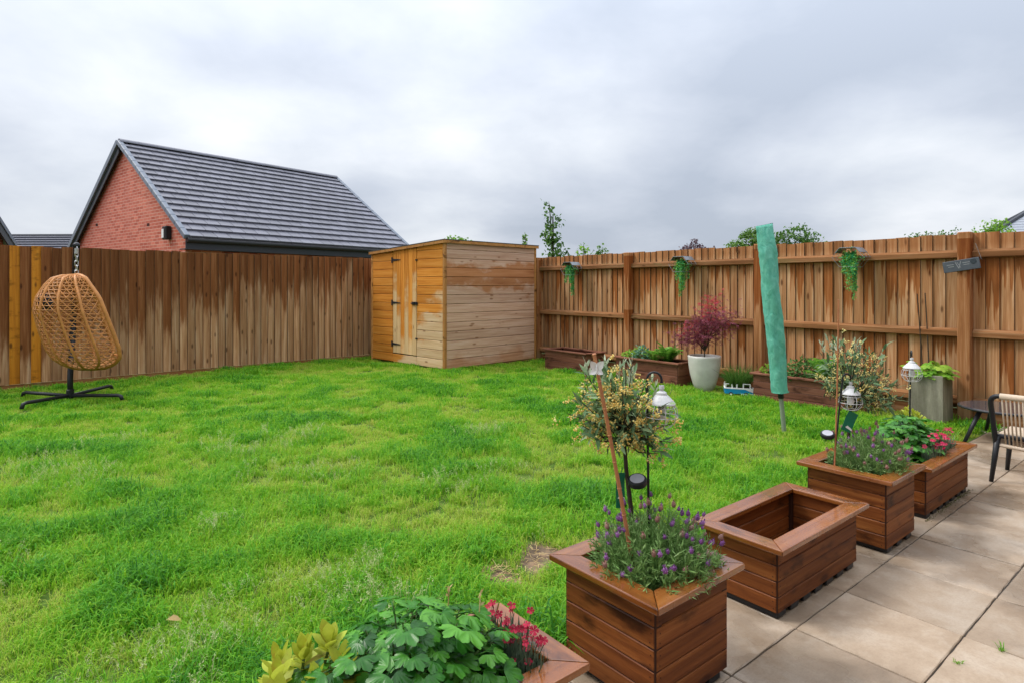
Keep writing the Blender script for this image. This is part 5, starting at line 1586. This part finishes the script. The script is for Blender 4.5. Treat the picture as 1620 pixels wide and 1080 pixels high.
egg = thing('egg_chair', 'woven rattan hanging egg chair on a short chain', 'hanging chair', (EB.x, EB.y, 0.34), ang)
apex = Vector((tip.x, tip.y, 0)) + Vector((.0, 0, 1.475 - .34))
lev = [(1.475, 0, 0), (1.462, -24, 7), (1.43, -40, 14), (1.36, -50, 20), (1.21, -64, 34), (1.06, -68, 42), (.84, -60, 54), (.61, -48, 66), (.50, -38, 68), (.42, -22, 60), (.372, -4, 46), (.355, 10, 26), (.352, 17, 19)]
K = .0059
tt = np.cumsum([0] + [math.hypot(lev[i + 1][0] - lev[i][0], (lev[i + 1][1] - lev[i][1]) * K) for i in range(len(lev) - 1)]); tt /= tt[-1]
LZ = [l[0] - .34 for l in lev]; LB = [l[1] * K for l in lev]; LF = [l[2] * K for l in lev]
TM = R(122)
def S_(t, th):
    z = float(np.interp(t, tt, LZ)); xb = float(np.interp(t, tt, LB)); xf = float(np.interp(t, tt, LF))
    a = (xf - xb) / (1 - math.cos(TM)); xc = xb + a
    return Vector((apex.x + xc - a * math.cos(th), apex.y + a * .98 * math.sin(th), z))
for k in range(9):
    th = -TM + 2 * TM * k / 8
    edge = k in (0, 8)
    part('rim' if edge else 'rib', MB().tube([S_(t, th) for t in np.linspace(0, .985, 34)], .024 if edge else .015, 7), MT['rattan'], egg, smooth=True)
wv_ = MB()
for t in np.linspace(.10, .97, 30):
    wv_.tube([S_(t, th) for th in np.linspace(-TM, TM, 26)], .0046, 4, cap=False)
ND = 19
for sgn in (-1, 1):
    for q in range(-ND, ND + 1):
        pl = []
        for t in np.linspace(.05, .97, 30):
            th = 2 * TM * (q / ND) * .95 + sgn * (t - .5) * 3.4
            if abs(th) <= TM: pl.append(S_(t, th))
            elif len(pl) >= 2: break
            else: pl = []
        if len(pl) >= 2: wv_.tube(pl, .0048, 4, cap=False)
o = part('weave', wv_, MT['rattan'], egg)
# bottom lip joins the two rims
def chord(t, q): return S_(t, TM).lerp(S_(t, -TM), q) + Vector((.035 * math.sin(math.pi * q), 0, 0))
part('lip', MB().tube([chord(.79, q) for q in np.linspace(0, 1, 16)], .017, 7), MT['rattan'], egg, smooth=True)
seatw = MB()
for t in np.linspace(.80, .97, 7):
    seatw.tube([chord(t, q) for q in np.linspace(0, 1, 10)], .005, 4, cap=False)
for q in np.linspace(0, 1, 12):
    seatw.tube([chord(t, q) for t in np.linspace(.80, .985, 8)], .005, 4, cap=False)
part('front_weave', seatw, MT['rattan'], egg)
cu_ = MB()
vv = []
for j in range(9):
    for i in range(13):
        a = i / 12 * 2 * math.pi; s = j / 8 * math.pi
        vv.append(Vector((math.sin(s) * math.cos(a) * .075, math.sin(s) * math.sin(a) * .19, math.cos(s) * .125)))
cu_.add(vv, [(j * 13 + i, j * 13 + i + 1, (j + 1) * 13 + i + 1, (j + 1) * 13 + i) for j in range(8) for i in range(12)])
cc_ = S_(.34, .15).lerp(S_(.34, TM), .14)
tag(part('cushion', cu_, MT['cushion'], None, Vector((EB.x, EB.y, .34)) + Quaternion((0, 0, 1), ang) @ cc_, (0, R(-18), ang), smooth=True), 'small charcoal cushion inside the rattan egg chair', 'cushion')
# chain
ch_ = thing('hanging_chain', 'short silver chain holding the egg chair', 'chain', (EB.x, EB.y, 1.45), ang)
z1 = tip.z + EB.z - 1.45 - .01
z0 = 0.02
nl = 6
ll = (z1 - z0) / nl
for i in range(nl):
    zc_ = z0 + ll * (i + .5)
    lp = [Vector((math.cos(a) * .017, 0, (math.sin(a) * .017) + (.5 * ll * .62 if math.sin(a) > 0 else -.5 * ll * .62))) for a in np.linspace(0, 2 * math.pi, 15)[:-1]]
    part('link', MB().tube(lp, .0055, 6, closed=True), MT['chrome'], ch_, (tip.x, tip.y, zc_), (0, 0, R(20) + (R(90) if i % 2 else 0)), smooth=True)
part('spring_hook', MB().lathe([(.004, 0), (.02, .008), (.021, .07), (.004, .078)], 12), MT['chrome'], ch_, (tip.x, tip.y, z1 - .085), smooth=False)

# ================================================================== ROPE CHAIR AND LOW TABLE
RA = uv(5.160, 1.153)   # rear-left foot
rc = thing('rope_chair', 'black framed garden chair with beige rope back at the right edge', 'chair', (3.30, 4.136, 0.0), PA)
# local x = facing direction, local -y = to the right of the frame
WD, DP, SZ, BH = .50, .42, .315, .60
for (x, y, lx, ly) in ((0, 0, .03, -.03), (DP, 0, -.03, -.03), (0, -WD, .03, .03), (DP, -WD, -.03, .03)):
    part('leg', MB().tube([(x, y, 0), (x + lx, y + ly, SZ)], [.013, .020], 10), MT['black'], rc, smooth=True)
fr_pts = [(.03, -.03, SZ), (DP - .03, -.03, SZ), (DP - .03, -WD + .03, SZ), (.03, -WD + .03, SZ)]
part('seat_frame', MB().tube(fr_pts, .016, 8, closed=True), MT['black'], rc)
def bk(s): return Vector((.03 - .10 * s, 0, SZ - .06 + (BH - SZ + .06) * s))
bp_ = []
for s in np.linspace(0, .85, 7): bp_.append(bk(s) + Vector((0, -.02 + .012 * s, 0)))
for a in np.linspace(0, math.pi / 2, 5)[1:]:
    c = bk(.85); bp_.append(c + Vector((-.015 * math.sin(a), -.008 - .05 * (1 - math.cos(a)), .055 * math.sin(a))))
r_ = [Vector((p.x, -WD - p.y, p.z)) for p in bp_[::-1]]
part('back_frame', MB().tube(bp_ + r_, .0165, 8), MT['black'], rc, smooth=True)
tb = bp_[-1]
part('top_wrap', MB().tube([tb + Vector((0, -.005, 0)), Vector((tb.x, -WD - tb.y + .005, tb.z))], .0205, 10), MT['rope'], rc, smooth=True)
nrp = 17
for i in range(nrp):
    y = -.075 - (WD - .15) * i / (nrp - 1)
    bow = -.035 * math.sin(math.pi * (i + 1) / (nrp + 1))
    part('rope', MB().tube([Vector((tb.x - .012, y, tb.z + .005)), Vector((tb.x * .5 + bow * .5, y, (tb.z + SZ) / 2)), Vector((.03 + bow, y, SZ - .055))], .0048, 6), MT['rope'], rc, smooth=True)
part('lower_wrap', MB().tube([Vector((.03 - .035 * math.sin(math.pi * q), -.04 - (WD - .08) * q, SZ - .06)) for q in np.linspace(0, 1, 12)], .013, 8), MT['rope'], rc, smooth=True)
for i in range(12):
    x = .06 + (DP - .12) * i / 11
    part('seat_rope', MB().tube([(x, -.03, SZ + .014), (x, -WD + .03, SZ + .014)], .006, 6), MT['rope'], rc)
tb_ = thing('coffee_table', 'low round black table beside the rope chair', 'table', (4.30, 5.25, 0.0), .2)
m, nt = newmat('smoked_glass_top')
tcn = N(nt, 'ShaderNodeTexCoord')
MT['smoked'] = finish(m, nt, mixc(nt, noise(nt, tcn.outputs['Object'], 60, 3), (0.03, 0.032, 0.038), (0.055, 0.06, 0.07)), .12, .5)
part('table_top', MB().lathe([(.30, .268), (.318, .272), (.320, .284), (.312, .289)], 44), MT['smoked'], tb_, smooth=False)
part('rim', MB().tube([(math.cos(a) * .317, math.sin(a) * .317, .277) for a in np.linspace(0, 2 * math.pi, 45)[:-1]], .010, 8, closed=True), MT['black'], tb_, smooth=True)
for q in range(3):
    a = R(178) + q * 2 * math.pi / 3
    part('leg', MB().tube([(math.cos(a) * .24, math.sin(a) * .24, .268), (math.cos(a) * .40, math.sin(a) * .40, 0)], [.020, .014], 10), MT['black'], tb_, smooth=True)

# ================================================================== TREES BEYOND THE FENCE
def tree_leaf(s):
    return oval_leaf(s, s * .8, .2, .25, 3)
def tree(name, label, base, trunk_h, blobs, nleaf, leaf, mat_, lean=0, spread=1):
    t = thing(name, label, 'tree', base)
    wd_ = MB()
    zt = max(b[2] for b in blobs)
    mx_ = sum(b[0] for b in blobs) / len(blobs)
    wd_.tube([(0, 0, -.06), (mx_ * .2, 0, zt * .4), (mx_ * .6, 0, zt * .75), (mx_, 0, zt * .95)], [.01 + .012 * zt, .008 + .008 * zt, .006 + .003 * zt, .005], 7)
    fo = MB()
    tot = sum(b[3] * b[4] * b[5] for b in blobs)
    for (x, y, z, rx, ry, rz_) in blobs:
        wd_.tube([(mx_ * .4, 0, min(z * .6, zt * .6)), (x * .8 + mx_ * .1, y * .7, z - rz_ * .4), (x, y, z + rz_ * .5)], [.006 + .004 * zt, .006 + .002 * zt, .004], 5)
        n = max(20, int(2.1 * nleaf * rx * ry * rz_ / tot))
        ncl = max(4, n // 9)
        for c in range(ncl):
            d = rdir() * random.uniform(.35, 1.0) ** .5
            cc = Vector((x + d.x * rx, y + d.y * ry, z + d.z * rz_))
            for k in range(9):
                p = cc + rdir() * random.uniform(.2, 1) * leaf * 1.7
                add_at(fo, tree_leaf(leaf * random.uniform(.7, 1.2)), Matrix.Translation(p) @ orient((rdir() + Vector((0, 0, -.3))).normalized(), Vector((0, 0, 1)) + rdir() * .6).to_matrix().to_4x4())
    part('trunk', wd_, MT['bark'], t)
    part('crown', fo, mat_, t)
# slim sapling
tree('sapling', 'slim tall sapling with sparse leaves behind the fence by the shed', (1.10, 16.0, -.06), 3, [(-.12, 0, 3.55, .13, .13, .20), (-.02, 0, 3.18, .20, .2, .24), (-.06, 0, 2.85, .27, .25, .22), (.0, 0, 2.55, .24, .25, .2), (.12, 0, 2.25, .27, .3, .22), (.02, 0, 1.95, .34, .3, .2), (.06, 0, 1.65, .34, .3, .2)], 420, .095, MT['tree'])
tree('sapling', 'short bright sapling just right of the tall slim one', (1.86, 15.6, -.06), 2.3, [(.0, 0, 2.42, .10, .1, .15), (.02, 0, 2.15, .2, .2, .15), (.12, 0, 1.85, .3, .3, .2)], 170, .085, MT['tree_l'])
tree('sapling', 'small leafy sapling right of the bright one above the fence', (2.36, 15.6, -.06), 2.3, [(-.02, 0, 2.33, .13, .1, .12), (.02, 0, 2.08, .26, .2, .18), (.05, 0, 1.8, .34, .3, .2)], 190, .085, MT['tree'])
tree('bush', 'light green bush top showing low over the fence between the saplings', (1.50, 15.2, -.06), 1.9, [(0, 0, 1.72, .42, .3, .25), (.35, 0, 1.68, .3, .3, .24)], 300, .075, MT['tree_l'])
tree('bush', 'small green treetop peeking over the shed roof', (-1.32, 15.0, -.06), 2.5, [(.0, 0, 2.50, .24, .2, .12), (-.18, 0, 2.54, .12, .1, .13), (.22, 0, 2.48, .18, .1, .10), (0, 0, 2.2, .4, .3, .2)], 260, .08, MT['tree_l'])
tree('sapling', 'thin green sprig at the right corner of the shed roof', (.33, 15.5, -.06), 2.6, [(.02, 0, 2.66, .07, .1, .12), (.05, 0, 2.42, .12, .1, .12), (.12, 0, 1.95, .22, .2, .25)], 110, .075, MT['tree'])
tree('tree', 'purple-leaved tree top over the fence above the middle basket', (4.95, 16.5, -.06), 2.4, [(.05, 0, 2.35, .38, .3, .17), (.45, 0, 2.26, .34, .3, .12), (-.35, 0, 2.22, .24, .2, .07), (.1, 0, 2.58, .14, .1, .05), (.75, 0, 2.32, .16, .2, .05)], 520, .07, MT['tree_p'])
tree('tree', 'round green tree top left of the dryer cover', (9.55, 24.0, -.06), 3.4, [(.2, 0, 3.35, .62, .5, .40), (.6, 0, 3.15, .5, .5, .4), (-.55, 0, 2.98, .4, .4, .25), (.1, 0, 2.7, .9, .6, .4)], 1800, .10, MT['tree'])
tree('tree', 'open-branched green tree top right of the dryer cover', (10.75, 23.0, -.06), 3.5, [(.3, 0, 3.45, .40, .4, .32), (-.25, 0, 3.3, .4, .4, .3), (.75, 0, 3.2, .35, .3, .24), (1.15, 0, 3.08, .25, .2, .15), (.3, 0, 2.8, .8, .6, .35)], 760, .10, MT['tree'])
tree('bush', 'dark foliage line peeping over the fence left of the sign post', (15.6, 22.5, -.06), 3.4, [(-.4, 0, 3.28, .45, .4, .14), (.5, 0, 3.32, .4, .4, .15), (1.1, 0, 3.38, .22, .3, .15), (.2, 0, 3.0, 1.2, .6, .3)], 420, .09, MT['tree'])
tree('tree', 'light green tree top beside the grey hipped roof', (16.05, 20.3, -.06), 3.4, [(-.1, 0, 3.36, .32, .3, .2), (.25, 0, 3.42, .3, .3, .22), (.55, 0, 3.55, .3, .3, .15), (.2, 0, 3.0, .7, .5, .4)], 460, .09, MT['tree_l'])

# ================================================================== GRASS
def blade(mb, base, a, l, w, lean, bend):
    d = Vector((math.cos(a), math.sin(a), 0)); s = Vector((-d.y, d.x, 0)) * w / 2
    p0 = Vector(base); p1 = p0 + d * lean * l * .3 + Vector((0, 0, l * .45)); p2 = p0 + d * (lean * l * .62 + bend * l * .15) + Vector((0, 0, l * .8)); p3 = p0 + d * (lean * l + bend * l * .5) + Vector((0, 0, l * (1 - .3 * bend)))
    mb.add([p0 - s, p0 + s, p1 - s * .95, p1 + s * .95, p2 - s * .7, p2 + s * .7, p3], [(0, 1, 3, 2), (2, 3, 5, 4), (4, 5, 6)])
MT['seed'] = mat_leaf('grass_seed_head', [(0.34, 0.42, 0.14), (0.48, 0.54, 0.24), (0.62, 0.64, 0.36)], .6, .3, 30)
gcol_ = bpy.data.collections.new('grass_clumps')
def clump(i, n, r, lo, hi, w, seeds=0):
    mb = MB()
    for k in range(n):
        a = random.random() * 6.28; q = random.random() ** .5 * r
        blade(mb, (math.cos(a) * q, math.sin(a) * q, -.01), random.random() * 6.28, random.uniform(lo, hi), w * random.uniform(.7, 1.2), random.uniform(.1, .8), random.uniform(0, 1))
    for k in range(seeds):
        a = random.random() * 6.28; q = random.random() * r
        b = Vector((math.cos(a) * q, math.sin(a) * q, 0)); tp = b + Vector((random.uniform(-.05, .05), random.uniform(-.05, .05), hi * random.uniform(.95, 1.3)))
        mb.tube([b, b.lerp(tp, .6) + Vector((0, 0, .01)), tp], .0006, 3, cap=False)
        for j in range(9):
            p = tp - Vector((0, 0, .028)) * random.random() + rdir() * .007; dd = rdir(.5) * .009; s = rdir() * .0018
            mb.add([p - s, p + s, p + dd], [(0, 1, 2)])
    o = bpy.data.objects.new('grass_clump', mb.mesh('grass_clump'))
    o.data.materials.append(MT['grass']); o.data.materials.append(MT['seed'])
    for p in o.data.polygons[n * 3:]: p.material_index = 1
    gcol_.objects.link(o)
for i in range(6): clump(i, 24, .060, .045, .105, .0048)
for i in range(3): clump(6 + i, 30, .07, .035, .08, .0072)
for i in range(2): clump(9 + i, 20, .06, .04, .09, .0045, 4)

bare = [(0.15, 3.02, 0.14), (-0.06, 2.80, 0.09), (-0.30, 2.62, 0.07), (0.72, 3.4, 0.13)]
pts_ = []; tint = []; scl = []; idx = []; rot = []
shed_c = SF + (sa + sb) * SL / 2
CAND = 125000
for k in range(CAND):
    y = random.uniform(1.0, 13.2); x = random.uniform(-10.5, 5.0)
    d = y
    rho = min(1.0, (2.4 / d) ** 1.35 + .17)
    if random.random() > rho: continue
    if abs(x) > .98 * y + .6: continue
    if not in_lawn(x, y, .01 if y > 6 else .0): continue
    q = Vector((x, y, 0)) - SF
    if 0 < q.dot(sb) < SL and 0 < q.dot(sa) < SL: continue
    pl = Vector((x, y, 0)) - FR0
    al, of = pl.dot(FRd), pl.dot(FRn)
    skip = False
    for (a0, a1, o1_) in ((4.66, 5.62, .74), (3.05, 4.16, .62), (.82, 1.98, .60)):
        if a0 - .02 < al < a1 + .02 and o1_ - .44 < of < o1_ + .01: skip = True
    if of < .30 and random.random() < .75: skip = True
    if skip: continue
    b = 1.0
    for (bx, by, br_) in bare:
        dd = math.hypot(x - bx, y - by) + .1 * mnoise.noise(Vector((x * 7, y * 7, 0)))
        b = min(b, max(0.0, (dd - br_ * .65) / (br_ * .6)))
    if random.random() > b: continue
    P3 = Vector((x, y, 0))
    n1_ = mnoise.noise(P3 * 1.1 + Vector((5, 2, 0))); n2_ = mnoise.noise(P3 * 2.7 + Vector((1, 9, 4))); n3_ = mnoise.noise(P3 * .35 + Vector((7, 1, 2)))
    n4_ = mnoise.noise(P3 * 6.0 + Vector((2, 5, 1)))
    tuft = .40 + .70 * n1_ + .85 * n2_ + .4 * n4_
    tuft = min(1, max(0, tuft))
    tn = .17 + .52 * tuft + .12 * n3_ + random.gauss(0, .08)
    edge_v = Vector((x, y, 0)).dot(V) - EDGE_V
    s = .48 + .70 * tuft + random.uniform(-.1, .16)
    if edge_v < .22 and y < 3.2: s *= 1.5; tn += .08
    if b < 1: s *= .6 + .4 * b
    s *= 1 + min(.25, .02 * y)
    seedy = (x < .2 and y < 5.5 and mnoise.noise(P3 * 1.3 + Vector((3, 3, 8))) > .18)
    pts_.append((x, y, lawn_z(x, y))); tint.append(min(1, max(0, tn))); scl.append((s, s, s * random.uniform(.8, 1.15)))
    if seedy and random.random() < .3: idx.append(random.randint(9, 10)); tint[-1] = max(0, tint[-1] - .14)
    else: idx.append(random.randint(6, 8) if y > 5 else random.randint(0, 5))
    rot.append((0, 0, random.random() * 6.283))
gme = bpy.data.meshes.new('lawn_grass')
gme.from_pydata(pts_, [], [])
for nm, ty, da, fld in (('tint', 'FLOAT', tint, 'value'), ('scl', 'FLOAT_VECTOR', scl, 'vector'), ('rot', 'FLOAT_VECTOR', rot, 'vector'), ('idx', 'INT', idx, 'value')):
    a = gme.attributes.new(nm, ty, 'POINT'); a.data.foreach_set(fld, np.array(da).ravel())
grass = bpy.data.objects.new('lawn_grass', gme); COL.objects.link(grass)
grass['kind'] = 'stuff'; tag(grass, 'uneven bright green lawn grass with darker tufts', 'grass')
ng = bpy.data.node_groups.new('grass_scatter', 'GeometryNodeTree')
ng.interface.new_socket('Geometry', in_out='INPUT', socket_type='NodeSocketGeometry'); ng.interface.new_socket('Geometry', in_out='OUTPUT', socket_type='NodeSocketGeometry')
gi = ng.nodes.new('NodeGroupInput'); gout = ng.nodes.new('NodeGroupOutput')
iop = ng.nodes.new('GeometryNodeInstanceOnPoints'); ci = ng.nodes.new('GeometryNodeCollectionInfo')
ci.inputs['Collection'].default_value = gcol_; ci.inputs['Separate Children'].default_value = True; ci.inputs['Reset Children'].default_value = True
def nat(nm, ty):
    n = ng.nodes.new('GeometryNodeInputNamedAttribute'); n.data_type = ty; n.inputs['Name'].default_value = nm
    return n.outputs['Attribute']
ng.links.new(gi.outputs[0], iop.inputs['Points']); ng.links.new(ci.outputs[0], iop.inputs['Instance'])
iop.inputs['Pick Instance'].default_value = True
ng.links.new(nat('idx', 'INT'), iop.inputs['Instance Index']); ng.links.new(nat('rot', 'FLOAT_VECTOR'), iop.inputs['Rotation']); ng.links.new(nat('scl', 'FLOAT_VECTOR'), iop.inputs['Scale'])
ng.links.new(iop.outputs[0], gout.inputs[0])
md = grass.modifiers.new('scatter', 'NODES'); md.node_group = ng

# straw on the bare earth
sw = MB()
for k in range(420):
    bx, by, br_ = random.choice(bare)
    a = random.random() * 6.28; q = random.random() ** .5 * br_ * 1.25
    x, y = bx + math.cos(a) * q, by + math.sin(a) * q
    if not in_lawn(x, y, .01): continue
    d = Vector((random.gauss(0, 1), random.gauss(0, 1), random.uniform(-.1, .3))).normalized() * random.uniform(.015, .05)
    s = Vector((-d.y, d.x, 0)).normalized() * .0016; p = Vector((x, y, lawn_z(x, y) + .006 + random.random() * .012))
    sw.add([p - s, p + s, p + d + s, p + d - s], [(0, 1, 2, 3)])
o = part('straw', sw, MT['straw']); o['kind'] = 'stuff'; tag(o, 'dry straw lying on the bare patch behind the near planters', 'straw')

MT['moss'] = mat_leaf('dark_moss', [(0.05, 0.05, 0.02), (0.10, 0.11, 0.03), (0.17, 0.16, 0.06)], .8, .2, 40)
# small weeds in the patio joints
def weed(label, x, y, n, h):
    t = MB()
    for k in range(n):
        blade(t, (random.uniform(-.012, .012), random.uniform(-.008, .008), 0), random.random() * 6.28, random.uniform(.5, 1) * h, .0035, random.uniform(.2, .9), random.random())
    tag(part('weed', t, MT['fern'], None, (x, y, -.006)), label, 'weed')
weed('tiny grass weed in a patio joint at the right edge', 1.803, 2.215, 16, .035)
weed('tiny weed where two patio joints run below the planters', 1.592, 2.142, 18, .022)
# moss and crumbs along the foot of the far planter
ms = MB()
for k in range(340):
    p = uv(random.uniform(3.98, 4.86), 1.197 - abs(random.gauss(0, .012)) + .002, .001)
    r = random.uniform(.002, .006)
    d = rdir(1.0) * r * 2; s = rdir() * r * .6
    ms.add([p - s, p + s, p + d], [(0, 1, 2)])
o = part('moss', ms, MT['moss']); o['kind'] = 'stuff'; tag(o, 'thin moss and crumbs at the foot of the far pink-flowered planter', 'moss')
# fallen leaf on the lawn
lv_ = MB(); add_at(lv_, oval_leaf(.06, .04, .5, .3, 4), Matrix.Rotation(R(-12), 4, 'Y'))
tag(part('fallen_leaf', lv_, MT['straw'], None, (-1.36, 2.36, .03)), 'single brown fallen leaf on the lawn at lower left', 'leaf')
